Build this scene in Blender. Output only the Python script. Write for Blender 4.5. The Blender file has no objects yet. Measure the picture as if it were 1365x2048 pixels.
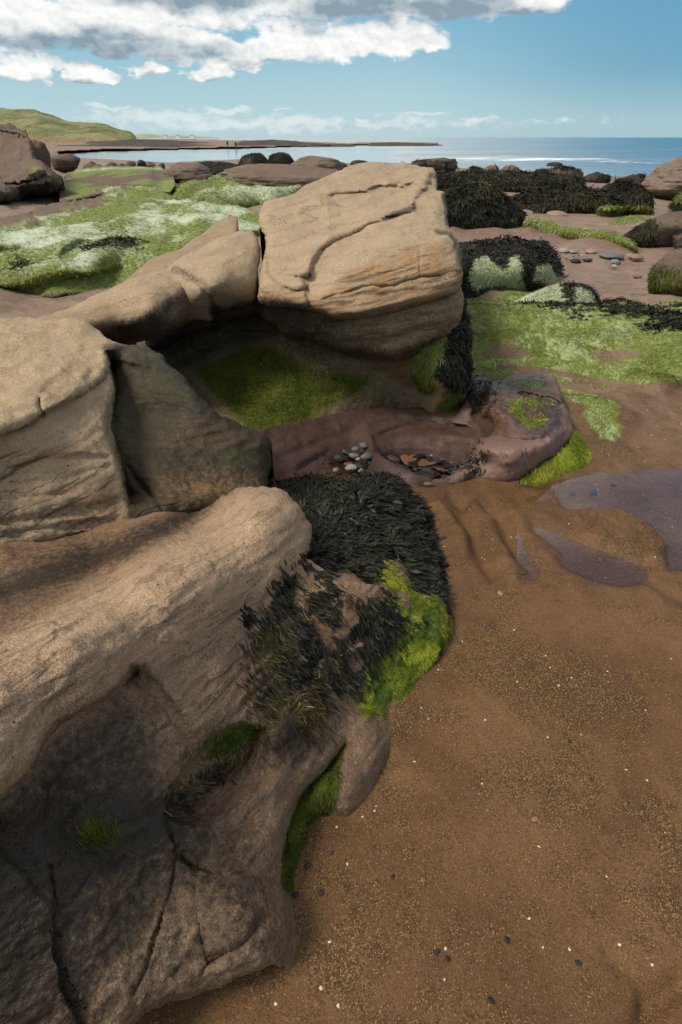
import bpy, bmesh, math, random
import numpy as np
from mathutils import Vector
R = math.radians
rng = np.random.default_rng(7)
random.seed(7)
scene = bpy.context.scene
COL = scene.collection

# ------------------------------------------------------------------ camera model
W0, H0 = 1365.0, 2048.0
FPX = 20.0 / 36.0 * H0
PITCH = math.atan((1024 - 275) / FPX)
CP, SP = math.cos(PITCH), math.sin(PITCH)
CAM = np.array([0.0, 0.0, 1.5])
SEA = -1.0

def rays(px, py):
    px = np.asarray(px, float); py = np.asarray(py, float)
    r = (px - W0 / 2) / FPX; v = (1024 - py) / FPX
    return np.stack([r, CP + v * SP, -SP + v * CP], -1)

def at(px, py, z=None, y=None):
    d = rays(px, py)
    t = (z - CAM[2]) / d[..., 2] if z is not None else y / d[..., 1]
    return CAM + d * np.asarray(t)[..., None]

def project(P):
    q = P - CAM
    t = q[..., 1] * CP - q[..., 2] * SP
    v = q[..., 1] * SP + q[..., 2] * CP
    t = np.where(t < 1e-3, 1e-3, t)
    return W0 / 2 + q[..., 0] / t * FPX, 1024 - v / t * FPX

# ------------------------------------------------------------------ numeric helpers
_perm = np.random.default_rng(3).permutation(512)
_perm = np.concatenate([_perm, _perm, _perm])
_grad = np.random.default_rng(5).normal(size=(512, 3)); _grad /= np.linalg.norm(_grad, axis=1)[:, None]

def noise3(P):
    P = np.asarray(P, float); I = np.floor(P).astype(int); f = P - I; I &= 511
    u = f * f * f * (f * (f * 6 - 15) + 10)
    out = 0
    for dx in (0, 1):
        hx = _perm[(I[:, 0] + dx) & 511]; wx = u[:, 0] if dx else 1 - u[:, 0]
        for dy in (0, 1):
            hy = _perm[hx + ((I[:, 1] + dy) & 511)]; wy = u[:, 1] if dy else 1 - u[:, 1]
            for dz in (0, 1):
                h = _perm[hy + ((I[:, 2] + dz) & 511)]; wz = u[:, 2] if dz else 1 - u[:, 2]
                g = _grad[h % 512]
                out = out + wx * wy * wz * (g[:, 0] * (f[:, 0] - dx) + g[:, 1] * (f[:, 1] - dy) + g[:, 2] * (f[:, 2] - dz))
    return out * 1.6

def fbm(P, octaves=4, gain=0.5, ridged=False):
    out = 0; a = 1.0; s = 1.0; tot = 0
    for k in range(octaves):
        n = noise3(P * s + 17.3 * k)
        out = out + a * ((1 - 2 * np.abs(n)) if ridged else n); tot += a
        a *= gain; s *= 2.03
    return out / tot

def sstep(a, b, x):
    t = np.clip((x - a) / (b - a), 0, 1)
    return t * t * (3 - 2 * t)

def seg_dist(px, py, poly, closed):
    """nearest distance, signed side, parameter 0..1 along the line, index and local fraction"""
    poly = np.asarray(poly, float)
    A = poly if closed else poly[:-1]
    B = np.roll(poly, -1, 0) if closed else poly[1:]
    L = np.hypot(*(B - A).T); cum = np.concatenate([[0], np.cumsum(L)])
    best = np.full(px.shape, 1e18); sd = np.zeros(px.shape); par = np.zeros(px.shape)
    idx = np.zeros(px.shape, int); fr = np.zeros(px.shape)
    for i in range(len(A)):
        ex, ey = B[i] - A[i]; l2 = ex * ex + ey * ey + 1e-9
        wx, wy = px - A[i, 0], py - A[i, 1]
        h = np.clip((wx * ex + wy * ey) / l2, 0, 1)
        d2 = (wx - h * ex) ** 2 + (wy - h * ey) ** 2
        m = d2 < best
        best = np.where(m, d2, best); sd = np.where(m, np.sign(ex * wy - ey * wx), sd)
        par = np.where(m, (cum[i] + h * L[i]) / cum[-1], par); idx = np.where(m, i, idx); fr = np.where(m, h, fr)
    return np.sqrt(best), sd, par, idx, fr

def inside(px, py, poly):
    poly = np.asarray(poly, float); c = np.zeros(px.shape, bool)
    j = len(poly) - 1
    for i in range(len(poly)):
        xi, yi = poly[i][:2]; xj, yj = poly[j][:2]
        cond = ((yi > py) != (yj > py)) & (px < (xj - xi) * (py - yi) / (yj - yi + 1e-12) + xi)
        c ^= cond; j = i
    return c

def pmask(px, py, poly, feather=15):
    """soft mask of a polygon, 1 inside"""
    d, _, _, _, _ = seg_dist(px, py, [p[:2] for p in poly], True)
    s = np.where(inside(px, py, poly), d, -d)
    return sstep(-feather, feather, s)

def lmask(px, py, line, w):
    d, _, u, _, _ = seg_dist(px, py, line, False)
    return np.exp(-(d / w) ** 2)

def bmask(px, py, cx, cy, rx, ry, rot=0.0):
    c, s = math.cos(R(rot)), math.sin(R(rot))
    dx, dy = px - cx, py - cy
    return np.exp(-(((dx * c + dy * s) / rx) ** 2 + ((-dx * s + dy * c) / ry) ** 2))

class TPS:
    def __init__(self, pts, val, lam=1e-4):
        self.c = np.asarray(pts, float) / 300.0; n = len(self.c)
        K = self.U(self.c); K[np.arange(n), np.arange(n)] += lam
        Pm = np.hstack([np.ones((n, 1)), self.c]); A = np.zeros((n + 3, n + 3))
        A[:n, :n] = K; A[:n, n:] = Pm; A[n:, :n] = Pm.T
        self.w = np.linalg.solve(A, np.concatenate([np.asarray(val, float), np.zeros(3)]))
    def U(self, q):
        d2 = ((q[:, None, :] - self.c[None]) ** 2).sum(-1)
        return 0.5 * d2 * np.log(d2 + 1e-12)
    def __call__(self, px, py):
        q = np.stack([px, py], -1) / 300.0
        return self.U(q) @ self.w[:-3] + self.w[-3] + q @ self.w[-2:]

# ------------------------------------------------------------------ object helpers
def tag(o, label=None, cat=None, group=None, kind=None):
    if label: o['label'] = label
    if cat: o['category'] = cat
    if group: o['group'] = group
    if kind: o['kind'] = kind
    return o

def make_mesh(name, V, F, mat, parent=None, attrs=None, smooth=True, base=None):
    """V in world coordinates (or local when base is None and parent given in place); linked as one object"""
    V = np.asarray(V, float)
    off = np.zeros(3) if base is None else np.asarray(base, float)
    me = bpy.data.meshes.new(name)
    if isinstance(F, np.ndarray):
        k = F.shape[1]; n = len(F)
        me.vertices.add(len(V)); me.vertices.foreach_set('co', (V - off).ravel())
        me.loops.add(n * k); me.loops.foreach_set('vertex_index', F.ravel().astype(np.int32))
        me.polygons.add(n); me.polygons.foreach_set('loop_start', np.arange(0, n * k, k, dtype=np.int32))
        me.polygons.foreach_set('loop_total', np.full(n, k, np.int32))
        me.update(calc_edges=True)
    else:
        me.from_pydata((V - off).tolist(), [], F)
    me.validate()
    if smooth: me.polygons.foreach_set('use_smooth', np.ones(len(me.polygons), bool))
    for k, a in (attrs or {}).items():
        at_ = me.attributes.new(k, 'FLOAT', 'POINT'); at_.data.foreach_set('value', np.asarray(a, np.float32))
    if mat: me.materials.append(mat)
    o = bpy.data.objects.new(name, me); COL.objects.link(o); o.location = off
    if parent is not None:
        o.parent = parent; o.location = off - np.array(parent.location)
    return o

def vnormals(V, F):
    N = np.zeros_like(V)
    a, b, c = V[F[:, 0]], V[F[:, 1]], V[F[:, 2]]
    d = V[F[:, 3]] if F.shape[1] == 4 else a
    n = np.cross(c - a, d - b) if F.shape[1] == 4 else np.cross(b - a, c - a)
    for k in range(F.shape[1]): np.add.at(N, F[:, k], n)
    return N / (np.linalg.norm(N, axis=1)[:, None] + 1e-12)

# ------------------------------------------------------------------ sculpted rock masses
def relief(outline, ctrl, step, round_px=0, round_d=0.0, feats=(), disp=(), warp=4.0, back=0.35, drop=-0.35, zdisp=False, lam=1e-4, dropy=1e9):
    ol = np.array([p[:2] for p in outline], float)
    ow = np.array([p[2] if len(p) > 2 else 1.0 for p in outline], float)
    x0, y0 = ol.min(0) - step; x1, y1 = ol.max(0) + step
    xs = np.arange(x0, x1 + step, step); ys = np.arange(y0, y1 + step, step)
    GX, GY = np.meshgrid(xs, ys); nx, ny = len(xs), len(ys)
    cc = inside((GX[:-1, :-1] + step / 2).ravel(), (GY[:-1, :-1] + step / 2).ravel(), ol).reshape(ny - 1, nx - 1)
    ids = np.arange(nx * ny).reshape(ny, nx)
    F = np.stack([ids[:-1, :-1][cc], ids[1:, :-1][cc], ids[1:, 1:][cc], ids[:-1, 1:][cc]], -1)
    used, inv = np.unique(F, return_inverse=True); F = inv.reshape(F.shape)
    px, py = GX.ravel()[used].copy(), GY.ravel()[used].copy()
    # boundary edges
    E = np.concatenate([F[:, [0, 1]], F[:, [1, 2]], F[:, [2, 3]], F[:, [3, 0]]])
    key = E.min(1) * 10_000_000 + E.max(1)
    uq, first, cnt = np.unique(key, return_index=True, return_counts=True)
    BE = E[first[cnt == 1]]
    bv = np.unique(BE)
    # snap the boundary to the outline
    d, _, _, idx, fr = seg_dist(px[bv], py[bv], ol, True)
    A = ol[idx]; B = np.roll(ol, -1, 0)[idx]
    q = A + (B - A) * fr[:, None]
    m = d < step * 2.0
    px[bv] = np.where(m, q[:, 0], px[bv]); py[bv] = np.where(m, q[:, 1], py[bv])
    # depth
    cp = np.array([[c[0], c[1]] for c in ctrl], float)
    dr = rays(cp[:, 0], cp[:, 1])
    tv = np.array([(c[3] - CAM[2]) / dr[i, 2] if c[2] == 'z' else c[3] / dr[i, 1] for i, c in enumerate(ctrl)])
    D = rays(px, py)
    t = 1.0 / np.clip(TPS(cp, 1.0 / tv, lam)(px, py), 1 / 400.0, 4.0)
    if round_px:
        d, _, _, idx, fr = seg_dist(px, py, ol, True)
        w = ow[idx] * (1 - fr) + np.roll(ow, -1)[idx] * fr
        k = 1 - np.clip(d / round_px, 0, 1)
        t = t + round_d * w * (1 - np.sqrt(np.clip(1 - k * k, 0, 1)))
    P0 = CAM + D * t[:, None]
    wx = fbm(P0 * 6.0, 3) * warp * 2.2; wy = fbm(P0 * 6.0 + 40, 3) * warp * 2.2
    wpx, wpy = px + wx, py + wy
    for f in feats:
        kind, line, w, dep = f[:4]
        if kind == 'blob':
            t = t + dep * bmask(wpx, wpy, line[0], line[1], w[0], w[1], line[2] if len(line) > 2 else 0); continue
        dd, sg, u, _, _ = seg_dist(wpx, wpy, line, False)
        fade = np.clip(np.minimum(u, 1 - u) * (f[5] if len(f) > 5 else 8.0), 0.0, 1)
        fade = np.sqrt(fade)
        if kind == 'crack':
            t = t + dep * fade * np.exp(-(dd / w) ** 2)
        elif kind == 'ledge':     # the right-hand side of the line lies deeper, recovering over f[4] pixels
            s = dd * sg
            t = t + dep * fade * sstep(-w, w, s) * np.exp(-np.clip(s, 0, None) / f[4])
    P = CAM + D * t[:, None]
    N = vnormals(P, F)
    s = np.sign((N * (CAM - P)).sum(1).mean())
    if s < 0:
        F = F[:, ::-1]; N = -N; BE = BE[:, ::-1]
    for dsp in disp:
        fr_, am_, oc = dsp[:3]; ridged = len(dsp) > 3 and dsp[3]
        sc = np.array(fr_) if hasattr(fr_, '__len__') else fr_
        Pr = P @ np.array(dsp[4]).T if len(dsp) > 4 else P
        h = fbm(Pr * sc + 3.7, oc, 0.5, ridged) * am_
        if zdisp: P = P + np.stack([0 * h, 0 * h, h], -1)
        else: P = P + N * h[:, None]
    N = vnormals(P, F)
    # skirt
    n0 = len(P); rings = [(0.10, 0.0), (0.3, -0.02), (0.7, -0.08), (1.0, None)]
    topf = ~inside(px[bv], py[bv] - 2.5 * step, ol) & inside(px[bv], py[bv] + 2.5 * step, ol)
    topf &= py[bv] < dropy
    Pb = P[bv]; Db = D[bv]; remap = np.full(n0, -1); remap[bv] = np.arange(len(bv))
    Vs = [P]; PX = [px]; PY = [py]; Ns = [N]; Fs = [F]; prev = bv.copy(); tot = n0
    for r_, dz in rings:
        Q = Pb + Db * (back * r_)
        if dz is None and drop is None: continue
        if dz is None: Q[:, 2] = np.where(topf, np.minimum(Q[:, 2] - 0.1, drop), Q[:, 2])
        else: Q[:, 2] += np.where(topf, dz * back, 0)
        cur = np.arange(tot, tot + len(bv))
        a, b = prev[remap[BE[:, 0]]], prev[remap[BE[:, 1]]]
        a2, b2 = cur[remap[BE[:, 0]]], cur[remap[BE[:, 1]]]
        Fs.append(np.stack([b, a, a2, b2], -1))
        Vs.append(Q); PX.append(px[bv]); PY.append(py[bv]); Ns.append(N[bv]); tot += len(bv); prev = cur
    return dict(V=np.concatenate(Vs), F=np.concatenate(Fs), px=np.concatenate(PX), py=np.concatenate(PY), N=np.concatenate(Ns), n=n0)

def join(*rs):
    off = 0; F = []
    for r in rs: F.append(r['F'] + off); off += len(r['V'])
    return dict(V=np.concatenate([r['V'] for r in rs]), F=np.concatenate(F), px=np.concatenate([r['px'] for r in rs]),
                py=np.concatenate([r['py'] for r in rs]), N=np.concatenate([r['N'] for r in rs]))

# ------------------------------------------------------------------ strips: weed blades and algae hair
def blades(P, N, L, Wd, nseg=4, down=1.0, rand=0.6, lift=0.35, curl=0.5, wiggle=0.25, prof=None, head=None):
    n = len(P); sc_ = float(np.median(np.linalg.norm(P - CAM, axis=1))) / 2.2 if n else 1.0
    if n == 0: return np.zeros((0, 3)), np.zeros((0, 4), int), dict(rnd=np.zeros(0), along=np.zeros(0))
    g = np.array([0, 0, -1.0]) if head is None else np.asarray(head, float)
    gt = g - (N @ g)[:, None] * N if head is None or np.ndim(head) == 1 else g - (N * g).sum(1)[:, None] * N
    gt /= np.linalg.norm(gt, axis=1)[:, None] + 0.15
    rv = rng.normal(size=(n, 3)) * .7 + 2.2 * np.stack([noise3(P * 9 / sc_), noise3(P * 9 / sc_ + 31), noise3(P * 9 / sc_ + 67)], -1); rv -= (rv * N).sum(1)[:, None] * N; rv /= np.linalg.norm(rv, axis=1)[:, None] + 1e-9
    d = down * gt + rand * rv + (lift * rng.uniform(0.3, 1.6, n))[:, None] * N
    d /= np.linalg.norm(d, axis=1)[:, None]
    side = np.cross(d, N); side += rng.normal(size=(n, 3)) * 0.45; side -= (side * d).sum(1)[:, None] * d
    side /= np.linalg.norm(side, axis=1)[:, None] + 1e-9
    L = np.broadcast_to(L, (n,)); Wd = np.broadcast_to(Wd, (n,))
    prof = prof or [0.55] + [1.0] * (nseg - 1) + [0.25]
    p = P + N * 0.001; Vs = []
    for k in range(nseg + 1):
        w = (Wd * prof[k] * 0.5)[:, None]
        Vs += [p - side * w, p + side * w]
        p = p + d * (L / nseg)[:, None]
        d = d + (-N * curl * lift * 1.3 + rng.normal(size=(n, 3)) * wiggle + gt * 0.15 * down)
        d /= np.linalg.norm(d, axis=1)[:, None]
    V = np.stack(Vs, 1).reshape(-1, 3); m = 2 * (nseg + 1)
    b = (np.arange(n) * m)[:, None]
    F = np.concatenate([np.stack([b + 2 * k, b + 2 * k + 1, b + 2 * k + 3, b + 2 * k + 2], -1).reshape(n, 1, 4) for k in range(nseg)], 1).reshape(-1, 4)
    rnd = np.repeat(np.clip(.55 * rng.uniform(size=n) + .45 * sstep(-.35, .35, fbm(P * 11 / sc_, 2)), 0, 1), m); al = np.tile(np.repeat(np.linspace(0, 1, nseg + 1), 2), n)
    return V, F, dict(rnd=rnd, along=al)

def pick(r, mask, n):
    """n random surface points of a relief, chosen by a mask over its vertices (uniform in the picture)"""
    k = r['n'] if 'n' in r else len(r['V'])
    m = np.clip(mask[:k], 0, 1); s = m.sum()
    if s <= 0: return np.zeros((0, 3)), np.zeros((0, 3)), np.zeros(0, int)
    i = rng.choice(k, size=n, p=m / s)
    P = r['V'][i] + 0
    # jitter within about a grid step along the surface
    N = r['N'][i]
    dist = np.linalg.norm(P - CAM, axis=1)
    j = rng.normal(size=P.shape) * (dist * 3.0 / FPX)[:, None]; j -= (j * N).sum(1)[:, None] * N
    return P + j, N, i

# ------------------------------------------------------------------ materials
class NT:
    def __init__(self, name, world=False):
        self.m = bpy.data.worlds.new(name) if world else bpy.data.materials.new(name)
        self.m.use_nodes = True
        self.t = self.m.node_tree; self.t.nodes.clear()
    def n(self, ty, **kw):
        nd = self.t.nodes.new(ty)
        for k, v in kw.items(): setattr(nd, k, v)
        return nd
    def set(self, sock, v):
        if hasattr(v, 'is_output') or isinstance(v, bpy.types.NodeSocket): self.t.links.new(v, sock)
        elif v is not None:
            if isinstance(v, (tuple, list)) and len(v) == 3 and sock.type == 'RGBA': v = (*v, 1)
            sock.default_value = v
    def math(self, op, a, b=None, c=None, clamp=False):
        nd = self.n('ShaderNodeMath', operation=op, use_clamp=clamp)
        for i, v in enumerate((a, b, c)):
            if v is not None: self.set(nd.inputs[i], v)
        return nd.outputs[0]
    def vmath(self, op, a, b=None):
        nd = self.n('ShaderNodeVectorMath', operation=op)
        self.set(nd.inputs[0], a)
        if b is not None: self.set(nd.inputs[1], b)
        return nd.outputs['Value'] if op in ('LENGTH', 'DOT_PRODUCT') else nd.outputs[0]
    def mix(self, f, a, b, mode='MIX'):
        nd = self.n('ShaderNodeMix', data_type='RGBA', blend_type=mode)
        self.set(nd.inputs[0], f); self.set(nd.inputs[6], a); self.set(nd.inputs[7], b)
        return nd.outputs[2]
    def rng_(self, v, a, b, c=0.0, d=1.0):
        nd = self.n('ShaderNodeMapRange', interpolation_type='SMOOTHSTEP')
        for i, q in enumerate((v, a, b, c, d)): self.set(nd.inputs[i], q)
        return nd.outputs[0]
    dims = '3D'
    def noise(self, vec, scale, detail=4, rough=0.55, dist=0.0, out=0):
        nd = self.n('ShaderNodeTexNoise', noise_dimensions=self.dims); self.set(nd.inputs['Vector'], vec)
        nd.inputs['Scale'].default_value = scale; nd.inputs['Detail'].default_value = detail
        nd.inputs['Roughness'].default_value = rough; nd.inputs['Distortion'].default_value = dist
        return nd.outputs[out]
    def voro(self, vec, scale, out='Distance', feature='F1'):
        nd = self.n('ShaderNodeTexVoronoi', feature=feature); self.set(nd.inputs['Vector'], vec)
        nd.inputs['Scale'].default_value = scale
        return nd.outputs[out]
    def attr(self, name):
        nd = self.n('ShaderNodeAttribute', attribute_name=name); return nd.outputs['Fac']
    def mapping(self, vec, loc=(0, 0, 0), rot=(0, 0, 0), sc=(1, 1, 1)):
        nd = self.n('ShaderNodeMapping'); self.set(nd.inputs[0], vec)
        nd.inputs[1].default_value = loc; nd.inputs[2].default_value = rot; nd.inputs[3].default_value = sc
        return nd.outputs[0]
    def pos(self, local=False):
        if local: return self.n('ShaderNodeTexCoord').outputs['Object']
        return self.n('ShaderNodeNewGeometry').outputs['Position']
    def bump(self, h, strength, dist, normal=None):
        nd = self.n('ShaderNodeBump'); self.set(nd.inputs['Height'], h)
        nd.inputs['Strength'].default_value = strength; nd.inputs['Distance'].default_value = dist
        if normal is not None: self.set(nd.inputs['Normal'], normal)
        return nd.outputs[0]
    def finish(self, col, rough, normal=None, spec=0.3, **kw):
        b = self.n('ShaderNodeBsdfPrincipled'); self.set(b.inputs['Base Color'], col); self.set(b.inputs['Roughness'], rough)
        self.set(b.inputs['Specular IOR Level'], spec)
        if normal is not None: self.set(b.inputs['Normal'], normal)
        for k, v in kw.items(): self.set(b.inputs[k.replace('_', ' ')], v)
        o = self.n('ShaderNodeOutputMaterial'); self.t.links.new(b.outputs[0], o.inputs[0])
        return self.m

from mathutils import Matrix
def frame(a, up=(0, 0, 1)):
    a = Vector(a).normalized(); c = Vector(up); c = (c - c.dot(a) * a).normalized(); b = c.cross(a)
    return [list(a), list(b), list(c)]
RIDGE_FR = frame((.41, .89, -.2)); BLOCK_FR = frame((1, 0, .2)); LEFT_FR = frame((1, .35, .06))
def rock_mat(name, tan, brown, dark, fr=None, ssc=(3, 3, 40), band=6.0, band_amt=0.5, sc=1.0, local=False, moss=(0.055, 0.10, 0.008), pale=(0.42, 0.46, 0.3), grain=1.0, bumpd=0.012, lichen=0.35, wet=0.0):
    """attributes: tone (0 brown .. 1 tan), stain (dark weathering and painted crevice shade), moss, pale (bleached algae), rust"""
    t = NT(name); p = t.pos(local)
    if sc != 1.0: p = t.vmath('MULTIPLY', p, (sc, sc, sc))
    big = t.noise(p, 2.2, 5, 0.6); mid = t.noise(p, 9, 6, 0.65, 0.4); fine = t.noise(p, 55, 5, 0.7); gr = t.noise(p, 330, 2, 0.6)
    strat_v = t.mapping(p, rot=Matrix(fr).to_euler('XYZ')) if fr else p
    wv = t.n('ShaderNodeTexWave', wave_type='BANDS', bands_direction='Z', wave_profile='SAW')
    t.set(wv.inputs['Vector'], strat_v); wv.inputs['Scale'].default_value = band; wv.inputs['Distortion'].default_value = 5.0
    wv.inputs['Detail'].default_value = 4.0; wv.inputs['Detail Scale'].default_value = 1.2; wv.inputs['Detail Roughness'].default_value = 0.65
    st = t.noise(t.mapping(strat_v, sc=ssc), 1.0, 5, 0.65, 0.6)
    tone = t.math('ADD', t.attr('tone'), t.math('MULTIPLY', t.math('SUBTRACT', t.math('ADD', t.math('MULTIPLY', mid, 0.6), t.math('MULTIPLY', st, 0.7)), 0.65), 0.8 * band_amt + 0.4), clamp=True)
    c = t.mix(tone, brown, tan)
    c = t.mix(t.rng_(t.math('ADD', t.math('MULTIPLY', wv.outputs['Fac'], 0.5), t.math('MULTIPLY', st, 0.6)), 0.62, 0.92, 0, band_amt * 0.55), c, [x * 0.45 for x in brown])
    rust = t.math('MULTIPLY', t.attr('rust'), t.rng_(mid, 0.35, 0.65))
    c = t.mix(t.math('MULTIPLY', rust, 0.8), c, (0.30, 0.145, 0.045))
    # dark weathering, shade of crevices and hollow put into the colour, speckled lichen
    dk = t.math('ADD', t.attr('stain_shade'), t.math('MULTIPLY', t.math('SUBTRACT', t.math('ADD', t.math('MULTIPLY', big, 0.4), t.math('MULTIPLY', fine, 0.8)), 0.6), 1.3))
    dkm = t.math('MULTIPLY', t.rng_(dk, 0.25, 0.8), t.rng_(t.attr('stain_shade'), 0.0, 0.15))
    c = t.mix(t.math('MULTIPLY', dkm, 0.92), c, dark)
    sp = t.noise(p, 85, 3, 0.75)
    c = t.mix(t.math('MULTIPLY', t.rng_(sp, 0.60, 0.72), lichen), c, [x * 0.3 for x in brown])
    # pale barnacle crumbs on the weathered face
    crumb = t.math('MULTIPLY', t.rng_(t.noise(p, 110, 5, 0.85), 0.62, 0.72), t.rng_(t.noise(p, 9.0, 4, .7), 0.52, 0.62))
    c = t.mix(t.math('MULTIPLY', t.math('MULTIPLY', crumb, dkm), 0.6), c, (0.27, 0.19, 0.105))
    # grain
    strat = t.attr('strat')
    ln = t.math('MULTIPLY', t.rng_(st, 0.52, 0.66), strat); c = t.mix(t.math('MULTIPLY', ln, 0.75), c, [x * 0.3 for x in brown])
    hair_n = t.math('ABSOLUTE', t.math('SUBTRACT', t.noise(t.mapping(strat_v, sc=(1, 1.6, 2.6)), 1.8, 4, 0.5, 0.2), 0.5))
    hair = t.math('MULTIPLY', t.rng_(hair_n, 0.012, 0.002), t.math('MULTIPLY', t.rng_(t.noise(p, 1.7, 3), 0.52, 0.60), grain))
    c = t.mix(t.math('MULTIPLY', hair, 0.3), c, [x * 0.2 for x in brown])
    g2 = t.noise(p, 120, 3, 0.75)
    c = t.mix(t.math('MULTIPLY', t.rng_(t.noise(p, 3.7, 4, 0.6), 0.5, 0.7), 0.3 * lichen / 0.35), c, [brown[0] * 1.15, brown[1] * 1.05, brown[2] * 1.25])
    gmod = t.rng_(t.noise(p, 2.7, 4, 0.6), 0.35, 0.65, 0.4 * grain, 0.95 * grain)
    c = t.mix(gmod, c, t.mix(t.rng_(gr, 0.34, 0.66), [0.58] * 3, [1.4] * 3), 'MULTIPLY')
    c = t.mix(t.math('MULTIPLY', gmod, 0.9), c, t.mix(t.rng_(g2, 0.36, 0.62), [0.76] * 3, [1.22] * 3), 'MULTIPLY')
    pit = t.math('MULTIPLY', t.rng_(t.voro(p, 46), 0.16, 0.08), t.rng_(t.noise(p, 6, 3), 0.5, 0.62)); c = t.mix(t.math('MULTIPLY', pit, 0.8 * grain), c, [x * 0.2 for x in brown])
    c = t.mix(t.math('MULTIPLY', t.rng_(t.voro(p, 210, 'Color'), 0.80, 0.86), t.math('MULTIPLY', t.math('SUBTRACT', 1.0, dkm), 0.16 * grain)), c, (0.58, 0.5, 0.38))
    # algae
    mn = t.math('ADD', t.math('MULTIPLY', fine, 0.7), t.math('MULTIPLY', mid, 0.5))
    mo = t.rng_(t.math('ADD', t.attr('moss'), t.math('SUBTRACT', mn, 0.6)), 0.35, 0.7)
    mc = t.mix(t.rng_(fine, 0.3, 0.7), [x * 0.35 for x in moss], [x * 1.35 for x in moss])
    c = t.mix(t.math('MULTIPLY', mo, t.rng_(t.attr('moss'), 0.0, 0.12)), c, mc)
    pa = t.rng_(t.math('ADD', t.attr('pale'), t.math('MULTIPLY', t.math('SUBTRACT', mn, 0.6), 1.6)), 0.35, 0.8)
    c = t.mix(t.math('MULTIPLY', pa, t.rng_(t.attr('pale'), 0.0, 0.12)), c, pale)
    h = t.math('ADD', t.math('MULTIPLY', mid, 1.0), t.math('ADD', t.math('MULTIPLY', fine, 0.38), t.math('ADD', t.math('MULTIPLY', gr, 0.16), t.math('MULTIPLY', st, 0.5 * band_amt))))
    h = t.math('SUBTRACT', t.math('ADD', h, t.math('MULTIPLY', g2, 0.22 * grain)), t.math('ADD', t.math('MULTIPLY', t.math('ADD', ln, t.math('MULTIPLY', hair, 0.5)), 0.5), t.math('MULTIPLY', pit, 0.5 * grain)))
    b = t.bump(h, 0.9, bumpd / sc)
    rough = t.math('SUBTRACT', t.rng_(dkm, 0, 1, 0.85, 0.5), t.math('MULTIPLY', t.rng_(mid, 0.3, 0.7), wet))
    return t.finish(c, rough, b, 0.25 + 0.4 * wet)

def blade_mat(name, a, b, tip, rough=0.4, spec=0.4, trans=0.0):
    t = NT(name); r = t.attr('rnd'); s = t.attr('along')
    c = t.mix(r, a, b); c = t.mix(t.math('MULTIPLY', s, t.rng_(r, 0.3, 0.9)), c, tip)
    return t.finish(c, rough, None, spec)

M_TAN = rock_mat('pale_sandstone', (0.405, 0.305, 0.20), (0.22, 0.155, 0.09), (0.024, 0.020, 0.013), fr=BLOCK_FR, band=7.0, band_amt=0.7, moss=(0.085, 0.10, 0.010))
M_LEFT = rock_mat('banded_sandstone', (0.43, 0.32, 0.20), (0.20, 0.13, 0.068), (0.026, 0.023, 0.014), fr=LEFT_FR, band=7.0, band_amt=0.75, moss=(0.032, 0.042, 0.010))
M_RIDGE = rock_mat('weathered_sandstone', (0.47, 0.325, 0.205), (0.155, 0.094, 0.055), (0.020, 0.015, 0.010), fr=RIDGE_FR, ssc=(3, 30, 30), band=4.0, band_amt=0.8, moss=(0.085, 0.125, 0.006), wet=0.18)
M_RED = rock_mat('red_sandstone', (0.26, 0.16, 0.13), (0.055, 0.027, 0.020), (0.020, 0.013, 0.010), band=6, band_amt=0.25, grain=0.5, bumpd=0.006, lichen=0.15, wet=0.42)  # brown darkened for the overhang's shade on the pool floor
M_SHELF = rock_mat('algae_shelf_rock', (0.22, 0.15, 0.11), (0.12, 0.085, 0.062), (0.02, 0.018, 0.015), band=2, band_amt=0.4, sc=0.4, moss=(0.19, 0.235, 0.055), pale=(0.50, 0.56, 0.41), grain=0.4, bumpd=0.012)
M_BOULDER = rock_mat('boulder_rock', (0.24, 0.175, 0.13), (0.12, 0.085, 0.062), (0.018, 0.016, 0.013), band=2, band_amt=0.5, sc=0.45, local=True, moss=(0.06, 0.075, 0.013), grain=0.5, bumpd=0.015)
M_WRACK = blade_mat('black_wrack', (0.007, 0.008, 0.006), (0.022, 0.022, 0.014), (0.034, 0.031, 0.015), 0.52, 0.25)
M_WRACK_F = blade_mat('dry_wrack', (0.014, 0.014, 0.011), (0.05, 0.048, 0.033), (0.07, 0.062, 0.034), 0.7, 0.15)
M_OLIVE = blade_mat('olive_wrack', (0.012, 0.009, 0.004), (0.06, 0.042, 0.010), (0.17, 0.125, 0.016), 0.45, 0.4)
M_ALGAE = blade_mat('green_algae', (0.05, 0.085, 0.003), (0.24, 0.285, 0.012), (0.38, 0.40, 0.035), 0.5, 0.3)
M_ALGAE_F = blade_mat('combed_algae', (0.10, 0.13, 0.016), (0.26, 0.295, 0.07), (0.36, 0.39, 0.14), 0.7, 0.15)
M_DALGAE = blade_mat('dark_algae', (0.022, 0.032, 0.003), (0.075, 0.10, 0.008), (0.11, 0.12, 0.015), 0.6, 0.2)
M_PALGAE = blade_mat('pale_algae', (0.24, 0.30, 0.12), (0.46, 0.52, 0.34), (0.62, 0.66, 0.54), 0.7, 0.2)

def attrs_zero(n): return {k: np.zeros(n) for k in ('tone', 'stain_shade', 'moss', 'pale', 'rust', 'strat')}

def weed_part(name, parent, mat, sets, stuff=True):
    V = []; F = []; A = dict(rnd=[], along=[]); off = 0
    for v, f, a in sets:
        V.append(v); F.append(f + off); off += len(v)
        for k in A: A[k].append(a[k])
    o = make_mesh(name, np.concatenate(V), np.concatenate(F), mat, parent, {k: np.concatenate(A[k]) for k in A}, smooth=False, base=np.array(parent.location))
    if stuff: o['kind'] = 'stuff'
    return o

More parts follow.
